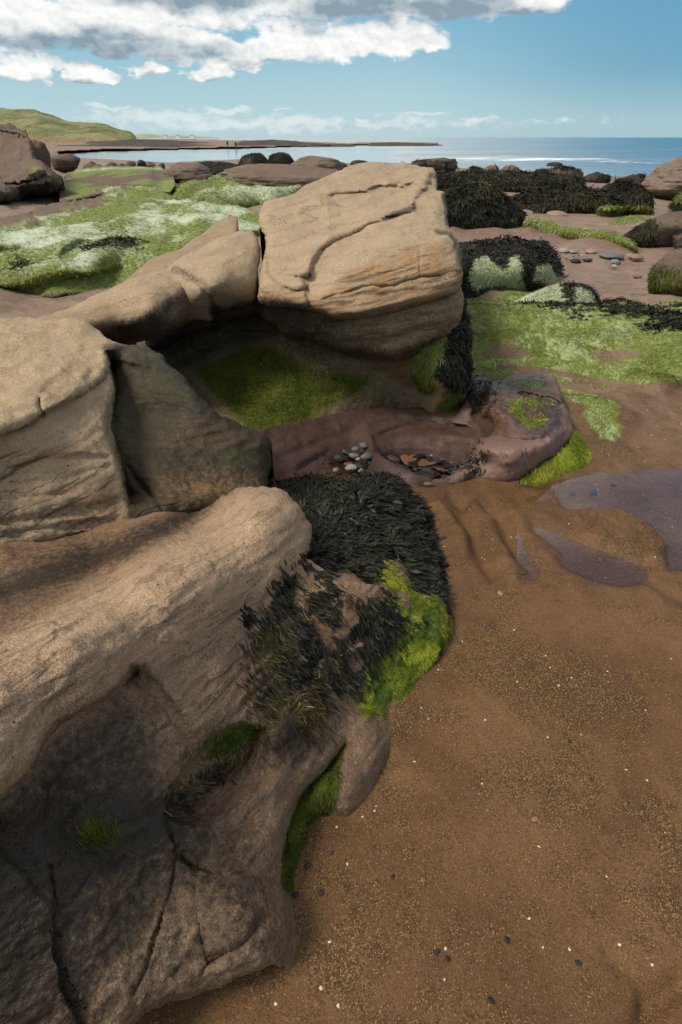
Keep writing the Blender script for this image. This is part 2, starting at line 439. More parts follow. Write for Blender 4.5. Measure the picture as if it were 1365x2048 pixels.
#PART2
# ================================================================== THE NEAR ROCK (ridge, weed slope, lower slab)
def Z(*rows): return [(r[0], r[1], 'z', r[2]) for r in rows]
def Y(*rows): return [(r[0], r[1], 'y', r[2]) for r in rows]

ol = [(-340, 1140, .3), (0, 1096, .3), (100, 1078, .3), (250, 1045, .3), (330, 1024, .3), (445, 1003, .3), (482, 981, .6), (520, 980, 1), (560, 983, 1), (600, 1013, 1), (620, 1050, 1),
      (623, 1088, .9), (612, 1115, .2), (680, 1160, 0), (790, 1180, 0), (880, 1200, .2), (893, 1240, .6), (885, 1295, .6), (862, 1335, .4), (828, 1385, .3), (805, 1465, .3), (764, 1550, .4),
      (730, 1612, .5), (700, 1640, .5), (668, 1640, .3), (625, 1665, .2), (598, 1730, .2), (585, 1800, .2), (592, 1850, .3), (602, 1900, .4), (596, 1945, .5), (545, 1925, .8), (492, 1942, 1), (369, 1992, 1), (287, 2033, 1),
      (200, 2120, 1), (60, 2230, .6), (-340, 2300, .3)]
ct = Z((-300, 1150, .55), (-300, 1300, .72), (-300, 1600, .7), (-300, 2100, .42), (0, 1097, .52), (0, 1180, .515), (200, 1130, .48), (250, 1048, .47), (400, 1048, .42), (450, 1005, .40),
       (0, 1275, .655), (0, 1370, .70), (130, 1290, .675), (200, 1250, .64), (300, 1185, .615), (400, 1110, .58), (500, 1040, .53), (560, 1000, .50), (540, 1080, .52), (612, 1060, .44), (600, 1120, .41), (500, 1180, .47),
       (400, 1290, .47), (300, 1290, .545), (180, 1380, .60), (0, 1550, .665), (270, 1350, .52), (120, 1470, .565), (0, 1620, .60),
       (640, 1190, .335), (720, 1170, .31), (760, 1250, .205), (830, 1335, .03), (880, 1275, .06), (885, 1215, .07), (820, 1250, .13), (560, 1350, .29), (500, 1420, .305), (640, 1420, .16), (700, 1470, .075), (770, 1440, .02), (800, 1390, .02),
       (700, 1605, .015), (715, 1540, .06), (745, 1480, .06), (690, 1630, -.01), (755, 1560, -.01), (665, 1640, -.03),
       (400, 1440, .39), (340, 1580, .335), (450, 1525, .235), (500, 1590, .17), (400, 1590, .24), (560, 1480, .235), (600, 1540, .13), (650, 1500, .11),
       (560, 1640, .13), (548, 1700, .13), (620, 1650, -.01), (592, 1740, -.02), (588, 1800, -.01),
       (450, 1750, .17), (540, 1850, .12), (575, 1870, .04), (595, 1935, -.01), (490, 1925, .13), (369, 1980, .15), (300, 1880, .22), (340, 1690, .27), (300, 1720, .27), (220, 1650, .36), (150, 1600, .43), (0, 1720, .49), (100, 1760, .42), (0, 2000, .32), (150, 2030, .25), (60, 2200, .16), (240, 2060, .17), (-200, 2300, .25))
nf = [('ledge', [(-70, 1640), (0, 1572), (50, 1530), (90, 1470), (112, 1440), (165, 1410), (230, 1370), (268, 1338), (290, 1322)], 4, .085, 110, 12),
      ('crack', [(240, 1362), (262, 1345), (285, 1338)], 10, .03),
      ('crack', [(92, 1725), (102, 1760), (108, 1800), (106, 1840), (112, 1880), (124, 1950), (138, 1990), (150, 2020), (180, 2090)], 2.2, .016, 0, 20),
      ('ledge', [(92, 1725), (108, 1800), (112, 1880), (124, 1950), (150, 2020), (180, 2090)][::-1], 5, .012, 50, 20),
      ('crack', [(328, 1625), (338, 1665), (350, 1712), (346, 1780), (320, 1860), (285, 1950), (260, 2000)], 3, .012),
      ('crack', [(350, 1710), (385, 1738), (420, 1750), (480, 1748)], 5, .02),
      ('crack', [(388, 1770), (400, 1870), (415, 1925), (400, 1950)], 3.5, .012),
      ('crack', [(410, 1930), (480, 1890), (540, 1820)], 9, .016),
      ('ledge', [(330, 1640), (345, 1580), (385, 1520), (430, 1470), (490, 1450), (545, 1452)], 7, .07, 70, 10),
      ('blob', (450, 1515, -38), (95, 34), .035), ('blob', (190, 1680), (50, 35), .03),
      ('crack', [(540, 1450), (590, 1380), (640, 1300)], 14, .02), ('blob', (585, 1440, -40), (70, 25), -.03), ('blob', (470, 1620, -30), (150, 22), -.025),
      ('blob', (300, 1800, -55), (140, 40), .02), ('blob', (470, 1820, -30), (60, 50), -.02),
      ('crack', [(0, 1130), (150, 1105), (300, 1075)], 12, .01), ('blob', (705, 1580, -55), (70, 22), -.02),
      ('crack', [(698, 1480), (650, 1545), (600, 1600), (572, 1660), (560, 1740)], 14, .05)]
A1 = relief(ol, ct, 4.0, 34, .07, nf, disp=[(2.2, .022, 3), (9.0, .007, 4), (30.0, .0035, 3), ((3.5, 30, 30), .0075, 3, True, RIDGE_FR), ((1.6, 8, 8), .009, 3, False, RIDGE_FR)])
olh = [(470, 965), (505, 960), (560, 964), (600, 963), (640, 957), (690, 966), (720, 952), (760, 950), (790, 953), (812, 968), (832, 992), (850, 1025), (863, 1055), (868, 1080), (876, 1105), (890, 1148), (893, 1200), (890, 1250), (860, 1290), (760, 1260), (640, 1210), (560, 1130), (490, 1040)]
cth = Z((480, 970, .18), (560, 966, .16), (640, 960, .11), (690, 968, .10), (720, 955, .12), (790, 957, .05), (700, 1000, .19), (620, 1010, .24), (700, 1060, .235), (780, 1030, .14), (760, 1100, .20), (640, 1110, .33), (850, 1060, .04), (868, 1100, .03), (830, 1100, .12), (890, 1180, .03), (890, 1240, .03),
        (800, 1150, .17), (760, 1235, .195), (640, 1190, .30), (560, 1050, .30), (830, 1200, .13))
A2 = relief(olh, cth, 4.0, 30, .07, [('blob', (665, 985), (30, 22), .05)], disp=[(3, .03, 4), (12, .016, 3), (28, .012, 3)])
nr = join(A1, A2)
px, py = nr['px'], nr['py']; n1 = len(A1['V'])
a = attrs_zero(len(px))
ridge = pmask(px, py, [(-340, 1200), (0, 1290), (150, 1190), (300, 1110), (480, 985), (560, 975), (625, 1045), (618, 1105), (520, 1190), (430, 1270), (330, 1320), (260, 1345), (160, 1410), (100, 1450), (50, 1530), (-20, 1580), (-340, 1700)], 30)
flank = pmask(px, py, [(330, 1330), (520, 1200), (610, 1130), (560, 1300), (500, 1420), (400, 1460), (330, 1500), (250, 1480)], 45)
trough = pmask(px, py, [(-340, 1140), (0, 1096), (250, 1045), (450, 1000), (480, 985), (300, 1110), (150, 1190), (0, 1285), (-340, 1250)], 22)
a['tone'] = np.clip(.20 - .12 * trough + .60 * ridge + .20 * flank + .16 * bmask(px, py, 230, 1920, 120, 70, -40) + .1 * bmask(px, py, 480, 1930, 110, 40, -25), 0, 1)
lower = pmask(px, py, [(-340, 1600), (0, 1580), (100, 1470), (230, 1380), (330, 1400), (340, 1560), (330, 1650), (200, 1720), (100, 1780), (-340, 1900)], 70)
a['stain_shade'] = np.clip(.66 * lower + .42 * trough + .58 * pmask(px, py, [(-340, 1700), (100, 1650), (330, 1600), (520, 1650), (560, 1900), (300, 2040), (-340, 2300)], 60) + .55 * bmask(px, py, 440, 1560, 110, 45, -40) + .5 * bmask(px, py, 640, 1300, 110, 190, 25)
                      + .5 * bmask(px, py, 20, 1900, 100, 170) + .3 * lmask(px, py, [(0, 1190), (250, 1100), (420, 1020)], 30) + .5 * bmask(px, py, 600, 1480, 110, 90) + .7 * bmask(px, py, 265, 1335, 22, 16), 0, 1)  # weathered dark face, with shade of crevices and hollows painted in
a['moss'] = np.clip(.75 * bmask(px, py, 190, 1665, 42, 34) + .85 * bmask(px, py, 465, 1475, 70, 24, -25) + .3 * bmask(px, py, 420, 1540, 80, 30, -40) + .9 * pmask(px, py, [(700, 1490), (650, 1540), (575, 1640), (560, 1700), (556, 1780), (575, 1790), (598, 1720), (650, 1640), (672, 1600), (680, 1550)], 8)
                    + .8 * lmask(px, py, [(890, 1230), (870, 1320), (825, 1380), (800, 1470), (760, 1550), (735, 1600)], 9) + .4 * lmask(px, py, [(0, 1230), (250, 1090), (440, 1020)], 14) * 0 + .8 * pmask(px, py, [(745, 1260), (880, 1180), (890, 1260), (850, 1340), (800, 1400), (735, 1440), (715, 1400)], 14)
                    + .55 * lmask(px, py, [(622, 1050), (622, 1090), (608, 1110)], 7) + .5 * lmask(px, py, [(350, 1708), (385, 1738), (430, 1752)], 7), 0, 1)
a['rust'] = np.clip(.35 * trough + .4 * bmask(px, py, 640, 1250, 120, 120), 0, 1)
hump = np.arange(len(px)) >= n1
wmA = pmask(px, py, [(500, 955), (560, 960), (640, 955), (690, 966), (720, 950), (795, 950), (835, 990), (866, 1050), (876, 1100), (896, 1150), (893, 1225), (868, 1190), (850, 1180), (830, 1190), (815, 1130), (790, 1100), (755, 1110), (735, 1160), (690, 1130), (640, 1140), (600, 1120), (540, 1050)], 8) * hump
a['stain_shade'] = np.clip(a['stain_shade'] + wmA, 0, 1); a['tone'] *= 1 - wmA
toe = np.clip(pmask(px, py, [(700, 1480), (800, 1370), (810, 1460), (765, 1550), (735, 1610), (700, 1640), (664, 1625), (664, 1590)], 10) + pmask(px, py, [(548, 1720), (580, 1790), (602, 1890), (600, 1950), (545, 1900)], 12), 0, 1)
a['tone'] *= 1 - .75 * toe; a['stain_shade'] = np.where(toe > .5, .18, a['stain_shade'])
a['strat'] = np.clip(.5 * ridge + .8 * flank + .6 * pmask(px, py, [(330, 1650), (480, 1560), (620, 1480), (690, 1480), (560, 1660), (560, 1780), (400, 1800)], 40), 0, 1)
base = at(300, 1900, z=0)
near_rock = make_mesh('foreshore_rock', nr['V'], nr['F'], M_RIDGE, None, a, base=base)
tag(near_rock, 'big brown sandstone ridge rock draped with black seaweed and bright green algae beside the sand', 'rock')

# weed on the near rock
r2 = A2; px, py = r2['px'], r2['py']
wm = pmask(px, py, [(500, 955), (560, 960), (640, 955), (690, 966), (720, 950), (795, 950), (835, 990), (866, 1050), (876, 1100), (896, 1150), (893, 1225), (868, 1190), (850, 1180), (830, 1190), (815, 1130), (790, 1100), (755, 1110), (735, 1160), (690, 1130), (640, 1140), (600, 1120), (540, 1050)], 8)
P, N, i = pick(r2, wm, 34000)
sc = np.linalg.norm(P - CAM, axis=1) / 2.2
sets = [blades(P, N, rng.uniform(.024, .052, len(P)) * sc, rng.uniform(.005, .0100, len(P)), 4, 1.0, .40, .07, .6, .22, [.6, .9, 1.1, 1.1, .6])]
r1 = A1; px1, py1 = r1['px'], r1['py']
# thinner scattered black weed lower on the slope
lumps = sstep(-.05, .35, fbm(r1['V'] * 11 + 5, 3))
slope = pmask(px1, py1, [(560, 1110), (620, 1115), (690, 1140), (745, 1190), (740, 1330), (720, 1440), (640, 1390), (560, 1330), (500, 1290), (475, 1250), (510, 1190)], 14)
dm = np.clip(slope * lumps + .8 * bmask(px1, py1, 770, 1230, 14, 40) + .8 * bmask(px1, py1, 745, 1290, 26, 20, -30) + 1.0 * bmask(px1, py1, 800, 1240, 25, 12), 0, 1)
P, N, i = pick(r1, dm, 3600)
sets.append(blades(P, N, rng.uniform(.02, .055, len(P)), rng.uniform(.004, .008, len(P)), 4, 1.1, .3, .06, .6, .22))
wm_ = wm * sstep(-.2, .2, fbm(r2['V'] * 9 + 80, 3))
P, N, i = pick(r2, wm_, 2600)
sets.append(blades(P, N, rng.uniform(.05, .10, len(P)), rng.uniform(.007, .012, len(P)), 6, 1.1, .4, .10, .6, .22, [.5, .8, 1, 1.1, 1.2, 1.0, .5]))
rim = np.clip(lmask(px, py, [(560, 964), (640, 958), (690, 968), (720, 953), (790, 954), (834, 992), (864, 1055), (876, 1100), (892, 1150), (894, 1225)], 7), 0, 1)
P, N, i = pick(r2, rim, 900)
sets.append(blades(P, N, rng.uniform(.04, .09, len(P)), rng.uniform(.004, .008, len(P)), 6, 1.1, .5, .3, .6, .34))
weed_part('black_seaweed', near_rock, M_WRACK, sets)
ol_lump = sstep(.12, .42, fbm(r1['V'] * 15 + 25, 3))
om = np.clip(slope * ol_lump + .9 * bmask(px1, py1, 545, 1290, 40, 70, 20) + .8 * bmask(px1, py1, 520, 1400, 22, 40) + .7 * bmask(px1, py1, 610, 1400, 40, 60), 0, 1) * pmask(px1, py1, [(470, 1180), (560, 1120), (700, 1190), (720, 1480), (640, 1500), (560, 1440), (470, 1440)], 10)
P, N, i = pick(r1, om, 2100)
s_ = [blades(P, N, rng.uniform(.02, .055, len(P)), rng.uniform(.0015, .004, len(P)), 5, 1.1, .35, .07, .6, .26)]
um = np.clip(bmask(px1, py1, 425, 1548, 60, 16, -38) + .6 * bmask(px1, py1, 365, 1600, 22, 22), 0, 1)
P, N, i = pick(r1, um, 500)
s_.append(blades(P, N, rng.uniform(.015, .035, len(P)), rng.uniform(.002, .004, len(P)), 4, 1.0, .35, .25, .6, .2))
weed_part('olive_seaweed', near_rock, M_OLIVE, s_)
glump = sstep(-.08, .2, fbm(r1['V'] * 14 + 60, 4))
gpoly = [(752, 1265), (792, 1170), (830, 1165), (860, 1160), (893, 1200), (890, 1275), (862, 1325), (828, 1350), (815, 1375), (770, 1405), (758, 1435), (735, 1435), (716, 1400), (735, 1330)]
gm = pmask(px1, py1, gpoly, 16) * glump * (1 - .95 * bmask(px1, py1, 772, 1235, 16, 36)) * (1 - .9 * bmask(px1, py1, 748, 1292, 22, 22))
P, N, i = pick(r1, gm, 24000)
s_ = [blades(P, N, rng.uniform(.006, .02, len(P)), rng.uniform(.001, .0022, len(P)), 3, 1.2, .3, .04, .6, .2)]
gm2 = pmask(px, py, [(728, 1130), (760, 1100), (795, 1092), (820, 1130), (828, 1190), (850, 1170), (885, 1180), (893, 1225), (880, 1260), (740, 1250), (745, 1180)], 8) * sstep(-.08, .2, fbm(r2['V'] * 14 + 60, 4))
gm2 = np.clip(gm2 + .8 * bmask(px, py, 790, 965, 10, 7), 0, 1)
P, N, i = pick(r2, gm2, 11000)
s_.append(blades(P, N, rng.uniform(.006, .02, len(P)), rng.uniform(.001, .0022, len(P)), 3, 1.2, .3, .04, .6, .2))
weed_part('green_algae', near_rock, M_ALGAE, s_)
dgm = np.clip(pmask(px1, py1, [(700, 1490), (650, 1540), (575, 1640), (560, 1700), (556, 1780), (575, 1790), (598, 1720), (650, 1640), (672, 1600), (680, 1550)], 6) + lmask(px1, py1, [(880, 1290), (825, 1380), (800, 1470), (760, 1550), (735, 1600)], 6) + .5 * bmask(px1, py1, 465, 1475, 70, 20, -25) + .4 * bmask(px1, py1, 190, 1665, 36, 26)
              + .5 * lmask(px1, py1, [(365, 1722), (390, 1740), (425, 1752)], 5) + .5 * lmask(px1, py1, [(622, 1060), (620, 1092), (605, 1112)], 4), 0, 1)
P, N, i = pick(r1, dgm, 7000)
weed_part('dark_algae', near_rock, M_DALGAE, [blades(P, N, rng.uniform(.008, .02, len(P)), rng.uniform(.001, .002, len(P)), 3, 1.0, .4, .25, .6, .2)])

# ================================================================== LEFT BLOCK
ol = [(-340, 640), (0, 637, .8), (60, 632), (130, 634), (170, 644), (200, 662), (225, 682, .8), (250, 690), (290, 697), (320, 710), (336, 731), (365, 750), (400, 790), (440, 832), (490, 856), (530, 871), (543, 886), (541, 915), (537, 960), (536, 986, .4), (492, 1002, .2), (450, 1010, .3), (330, 1030, .3), (250, 1052, .4), (100, 1085, .4), (0, 1104, .4), (-340, 1165, .4)]
ct = Z((-300, 660, .84), (-300, 850, .84), (-300, 1000, .7), (-300, 1150, .5), (60, 640, .82), (0, 700, .82), (130, 640, .81), (0, 800, .80), (100, 760, .80), (200, 700, .80), (190, 665, .80), (215, 745, .755), (150, 795, .76), (80, 830, .77), (0, 866, .775), (0, 900, .72), (100, 880, .70), (200, 850, .68), (0, 1000, .60), (120, 960, .60), (235, 920, .58), (245, 1010, .46), (120, 1050, .50), (0, 1085, .52),
       (270, 720, .775), (280, 850, .585), (262, 960, .51), (540, 895, .45), (535, 975, .36), (490, 960, .385), (400, 795, .66), (300, 705, .76), (330, 740, .735), (300, 1015, .44), (440, 1000, .395), (400, 900, .50), (480, 865, .53), (330, 1020, .43), (330, 900, .53))
bf = [('ledge', [(-60, 890), (0, 863), (45, 848), (82, 829), (140, 800), (180, 775), (218, 738), (224, 715)], 3, .07, 90, 20),
      ('ledge', [(-60, 840), (0, 818), (75, 786), (120, 750), (200, 703)], 6, .012, 40),
      ('crack', [(78, 795), (80, 812), (86, 834)], 4, .03, 0, 20),
      ('ledge', [(256, 1020), (250, 985), (238, 930), (215, 860), (225, 770), (212, 705)], 6, .16, 60, 12),
      ('crack', [(268, 950), (285, 975), (310, 1000), (330, 1026)], 5, .035), ('crack', [(255, 930), (268, 950)], 4, .02),
      ('crack', [(-40, 1050), (80, 1040), (180, 1015), (248, 1000)], 10, .02), ('crack', [(-40, 1080), (80, 1062), (240, 1038)], 8, .02),
      ('ledge', [(0, 935), (90, 918), (160, 905), (225, 912)], 6, .018, 40), ('crack', [(0, 970), (120, 960), (230, 930)], 5, .008), ('crack', [(20, 1000), (150, 985)], 4, .007),
      ('blob', (330, 960), (40, 50), -.02), ('blob', (480, 940), (40, 40), -.02)]
B = relief(ol, ct, 4.0, 30, .10, bf, disp=[(2.5, .03, 4), (10.0, .012, 4), (32.0, .0045, 3), ((4, 4, 34), .007, 3, True, LEFT_FR)])
px, py = B['px'], B['py']; a = attrs_zero(len(px))
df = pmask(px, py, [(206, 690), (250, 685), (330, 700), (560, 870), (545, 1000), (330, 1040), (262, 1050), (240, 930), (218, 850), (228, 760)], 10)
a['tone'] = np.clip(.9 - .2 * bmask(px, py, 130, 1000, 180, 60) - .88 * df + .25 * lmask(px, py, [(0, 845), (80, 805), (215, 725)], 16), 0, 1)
a['stain_shade'] = np.clip(.80 * df - .3 * bmask(px, py, 430, 980, 110, 40) + .45 * pmask(px, py, [(-340, 1020), (0, 1010), (250, 980), (260, 1060), (0, 1110), (-340, 1180)], 25) + .3 * bmask(px, py, 100, 960, 130, 25, -8) + .35 * lmask(px, py, [(0, 870), (90, 836), (220, 745)], 9) + .25 * bmask(px, py, 150, 640, 120, 22), 0, 1)  # shade of the side face and under the ledge painted in
a['moss'] = np.clip(.25 * bmask(px, py, 330, 760, 90, 100) + .28 * bmask(px, py, 470, 915, 60, 36) + .6 * lmask(px, py, [(541, 900), (537, 985)], 8) + .5 * lmask(px, py, [(218, 720), (232, 800), (236, 900)], 10) + .22 * df, 0, 1)
a['rust'] = np.clip(1.0 * bmask(px, py, 400, 990, 110, 36, -8) + .65 * bmask(px, py, 110, 905, 150, 22, -4) + .4 * bmask(px, py, 200, 1005, 70, 30), 0, 1)
a['strat'] = pmask(px, py, [(-340, 930), (0, 905), (230, 890), (250, 1040), (0, 1100), (-340, 1150)], 25) * (1 - df)
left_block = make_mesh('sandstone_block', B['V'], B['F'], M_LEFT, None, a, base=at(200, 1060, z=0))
tag(left_block, 'pale flat topped sandstone block with a dark mossy side face above the brown trough', 'rock')

# ================================================================== ARM OF ROCK behind the hollow
ol = [(-200, 690), (0, 655), (100, 628), (200, 585), (270, 556), (338, 537, .8), (372, 545, .35), (403, 572, .3), (422, 600, .3), (429, 622, .4), (424, 632), (380, 645), (330, 668), (262, 692), (200, 735, .3), (0, 760, .2), (-200, 770)]
ct = Z((-200, 700, .62), (0, 660, .66), (100, 632, .72), (220, 578, .80), (338, 540, .86), (300, 600, .80), (395, 572, .81), (425, 618, .675), (380, 640, .60), (262, 688, .56), (330, 640, .70), (200, 640, .72), (230, 690, .56), (100, 700, .58), (0, 740, .5))
C1 = relief(ol, ct, 4.0, 26, .12, [('crack', [(205, 700), (265, 670), (330, 640)], 12, .02), ('blob', (190, 660), (60, 14, -20), .02)], disp=[(3, .025, 4), (11, .010, 4), (36, .0035, 3)], dropy=546)
px, py = C1['px'], C1['py']; a = attrs_zero(len(px))
a['tone'] = np.clip(.85 - .65 * pmask(px, py, [(0, 640), (220, 620), (330, 650), (430, 610), (440, 650), (260, 700), (0, 760)], 30), 0, 1)
a['stain_shade'] = np.clip(.75 * lmask(px, py, [(215, 680), (300, 640), (380, 575), (410, 590)], 24) + .6 * lmask(px, py, [(230, 690), (330, 660), (430, 625)], 22) + .3 * bmask(px, py, 130, 660, 130, 40), 0, 1)
a['moss'] = np.clip(.25 * bmask(px, py, 330, 610, 70, 30), 0, 1); a['rust'] = .35 * bmask(px, py, 330, 600, 90, 40)
o = make_mesh('rounded_rock', C1['V'], C1['F'], M_TAN, None, a, base=at(300, 690, z=0) + [0, .4, 0])
tag(o, 'rounded sloping sandstone lobe with dark speckled shoulder, just behind the pale flat topped block', 'rock')
ol = [(330, 542), (365, 512), (400, 497), (440, 479), (478, 463), (503, 461), (516, 472), (521, 498), (519, 560), (515, 600), (505, 608), (470, 614), (432, 628), (420, 640, .3), (330, 640, .2), (320, 600, .2)]
ct = Z((335, 545, .85), (400, 500, .93), (480, 466, 1.0), (518, 480, .98), (440, 530, .92), (515, 600, .72), (520, 560, .82), (470, 608, .71), (432, 625, .66), (420, 580, .82), (370, 560, .84), (340, 630, .62))
C2 = relief(ol, ct, 4.0, 24, .12, [('crack', [(370, 545), (405, 572), (428, 620)], 8, .045)], disp=[(3, .025, 4), (11, .010, 4), (36, .0035, 3)], dropy=468)
px, py = C2['px'], C2['py']; a = attrs_zero(len(px))
a['tone'] = np.clip(.88 - .3 * bmask(px, py, 470, 600, 60, 25), 0, 1)
a['stain_shade'] = np.clip(.5 * lmask(px, py, [(350, 540), (385, 555), (420, 590), (432, 625)], 12) + .55 * lmask(px, py, [(430, 626), (515, 604)], 14) + .6 * lmask(px, py, [(524, 490), (520, 600)], 9), 0, 1)
a['moss'] = np.clip(.45 * bmask(px, py, 480, 480, 40, 14) + .3 * bmask(px, py, 470, 600, 60, 20), 0, 1); a['rust'] = .3 * bmask(px, py, 480, 590, 70, 30)
o = make_mesh('rounded_rock', C2['V'], C2['F'], M_TAN, None, a, base=at(470, 640, z=0) + [0, .5, 0])
tag(o, 'green tinged sandstone lobe, split from the tall block by a dark crack', 'rock')
ol = [(180, 620), (228, 580), (265, 548), (300, 521), (360, 496), (395, 475), (425, 450), (448, 437), (462, 432), (474, 438), (478, 452), (474, 470), (440, 510), (340, 570), (250, 620)]
ct = Y((200, 610, 4.0), (300, 525, 4.6), (400, 476, 5.0), (462, 435, 5.4), (474, 465, 4.8), (400, 520, 4.4), (300, 570, 4.1))
C3 = relief(ol, ct, 4.0, 14, .12, [('crack', [(460, 440), (470, 455)], 5, .02)], disp=[(3, .03, 4), (11, .010, 4)])
px, py = C3['px'], C3['py']; a = attrs_zero(len(px)); a['tone'] = .45 + 0 * px; a['stain_shade'] = .2 * bmask(px, py, 300, 550, 100, 30)
o = make_mesh('narrow_rock', C3['V'], C3['F'], M_TAN, None, a, base=at(350, 560, z=0) + [0, .3, 0])
tag(o, 'narrow brown finger of rock with a blunt tip beside the wide green shelf', 'rock')

# ================================================================== TALL BLOCK with the hollow under it
ol = [(528, 404), (540, 399), (580, 392), (588, 388), (622, 371), (650, 356), (690, 338), (720, 330), (760, 327), (800, 326), (803, 321), (810, 323), (818, 328), (840, 334), (866, 337), (872, 346), (873, 386, .5), (886, 390, .6), (890, 415), (893, 440), (898, 455, .5), (903, 468, .5), (915, 480), (921, 500), (924, 520), (926, 545), (921, 572), (905, 584), (860, 603), (790, 622), (740, 633), (700, 637), (670, 635), (640, 622), (580, 607), (540, 604), (524, 597), (525, 540), (531, 500), (529, 470), (520, 445), (523, 420)]
ct = Y((540, 600, 3.12), (600, 605, 3.05), (670, 630, 2.93), (740, 628, 2.91), (800, 615, 2.93), (860, 598, 2.98), (905, 580, 3.05), (923, 530, 3.2), (920, 490, 3.4), (560, 585, 3.16), (700, 580, 2.98), (800, 560, 3.02), (870, 540, 3.07), (700, 530, 3.12), (780, 510, 3.16), (850, 485, 3.28), (890, 470, 3.42),
       (525, 540, 3.45), (535, 470, 3.85), (528, 420, 4.35), (545, 402, 4.5), (650, 360, 5.1), (590, 392, 4.7), (740, 331, 5.6), (800, 328, 5.7), (864, 341, 5.4), (870, 380, 4.9), (885, 395, 4.6), (892, 440, 3.85), (700, 480, 3.55), (600, 560, 3.2), (620, 480, 3.7), (600, 420, 4.3), (700, 400, 4.4), (800, 410, 4.15), (780, 360, 5.0), (830, 440, 3.7), (850, 400, 4.3), (840, 460, 3.48))
slab = [(862, 345), (853, 373), (828, 400), (830, 415), (815, 424), (786, 433), (760, 443), (733, 451), (698, 472), (666, 482), (645, 500), (630, 515), (621, 530), (617, 550), (600, 557)]
slab_s = [(600, 557), (616, 553), (621, 530), (630, 515), (645, 500), (666, 482), (698, 472), (733, 451), (786, 433), (815, 424), (830, 415), (828, 400), (853, 373), (862, 345)]
lip = [(533, 480), (534, 515), (538, 540), (549, 558), (566, 571), (592, 580), (615, 577), (628, 566)]
df_ = [('ledge', slab_s, 4, .075, 170, 30), ('crack', [(q[0] + 1, q[1] + 6) for q in slab_s], 2.5, .012, 0, 20), ('crack', [(q[0] - 3, q[1] - 9) for q in slab_s], 8, -.012, 0, 20), ('ledge', lip[::-1], 4, -.0, 20), ('ledge', [(533, 480), (534, 515), (538, 540), (549, 558), (566, 571), (592, 580), (615, 577), (632, 562)][::1], 3, -.0, 22),
       ('crack', [(531, 490), (535, 530), (545, 560), (566, 575), (592, 584), (618, 580)], 4, .06, 0, 10),
       ('crack', [(590, 555), (600, 558), (615, 554), (622, 548)], 4, .03), ('crack', [(553, 555), (575, 552), (596, 560)], 4, .018),
       ('crack', [(640, 604), (675, 590), (726, 577), (789, 572), (835, 556), (880, 550), (914, 541)], 3, .022, 0, 14),
       ('crack', [(838, 490), (840, 520), (838, 556)], 2.5, .010), ('crack', [(667, 566), (747, 540), (825, 516), (900, 498)], 3, .010), ('crack', [(690, 558), (780, 545), (840, 528), (905, 522)], 2.5, .008), ('crack', [(760, 575), (850, 565), (915, 556)], 3, .008),
       ('crack', [(625, 468), (650, 466), (668, 460)], 3, .012), ('ledge', [(655, 388), (700, 387), (730, 382), (765, 373), (800, 369), (838, 366)], 3, .10, 60), ('crack', [(740, 400), (775, 393), (808, 378)], 2.5, .03), ('crack', [(560, 470), (640, 440), (700, 430)], 5, .012), ('crack', [(760, 395), (790, 385), (808, 376)], 3, .015),
       ('crack', [(700, 360), (760, 340), (810, 338)], 4, .015), ('ledge', [(588, 392), (640, 388), (660, 380)], 5, -.06, 40), ('blob', (850, 412), (18, 26), .12), ('blob', (645, 545, -55), (50, 16), .05), ('crack', [(800, 470), (860, 462), (895, 470)], 6, .02),
       ('ledge', [(640, 600), (720, 590), (800, 580), (920, 560)], 6, .015, 50)]
Dt = relief(ol, ct, 2.5, 20, .15, df_, disp=[(2.2, .03, 3), (8.0, .008, 4), (30.0, .003, 3), ((2.5, 2.5, 34), .010, 3, True, BLOCK_FR)], back=.45, dropy=470)
# lower band and back wall of the hollow
olb = [(505, 575, 0), (640, 590, 0), (720, 605, 0), (800, 590, 0), (900, 560, 0), (924, 575, .6), (916, 632), (893, 668), (860, 690), (832, 703), (783, 717), (730, 712), (662, 700), (600, 679), (560, 662), (515, 630), (470, 640), (400, 660), (340, 690), (300, 705), (290, 680, 0), (400, 630, 0), (500, 590, 0)]
ctb = Y((520, 600, 3.5), (515, 625, 3.5), (400, 655, 3.6), (300, 700, 3.75), (600, 660, 3.3), (660, 690, 3.2), (720, 640, 3.12), (800, 650, 3.08), (783, 712, 3.15), (880, 620, 3.12), (915, 600, 3.22), (890, 664, 3.2), (900, 570, 3.3), (720, 610, 3.15), (600, 610, 3.3))
Eb = relief(olb, ctb, 4.0, 26, .16, [('crack', [(640, 640), (760, 650), (880, 625)], 5, .015), ('crack', [(640, 680), (740, 690), (840, 670)], 8, .02), ('crack', [(700, 665), (800, 672), (880, 650)], 4, .012)], disp=[(3, .04, 4), (7, .03, 4), (34, .005, 3), ((4, 4, 30), .012, 3, True, BLOCK_FR)], back=.3, drop=None)
olw = [(270, 680), (380, 630), (500, 590), (600, 620), (700, 640), (840, 640), (900, 590), (930, 596), (936, 640), (938, 700), (940, 760), (936, 800), (924, 818), (890, 838), (850, 846), (735, 842), (640, 864), (540, 892), (430, 930), (300, 900)]
ctw = Y((300, 700, 3.80), (400, 660, 3.8), (500, 610, 3.8), (520, 660, 3.7), (400, 760, 3.45), (450, 820, 3.2), (540, 880, 3.02), (640, 856, 3.22), (735, 836, 3.38), (600, 780, 3.38), (700, 720, 3.45), (700, 660, 3.5), (800, 720, 3.38), (840, 790, 3.36), (858, 836, 3.30), (880, 800, 3.17), (922, 810, 3.28), (895, 740, 3.12), (865, 705, 3.2), (925, 700, 3.28), (935, 620, 3.6), (860, 650, 3.35), (430, 920, 2.8), (300, 890, 2.9))
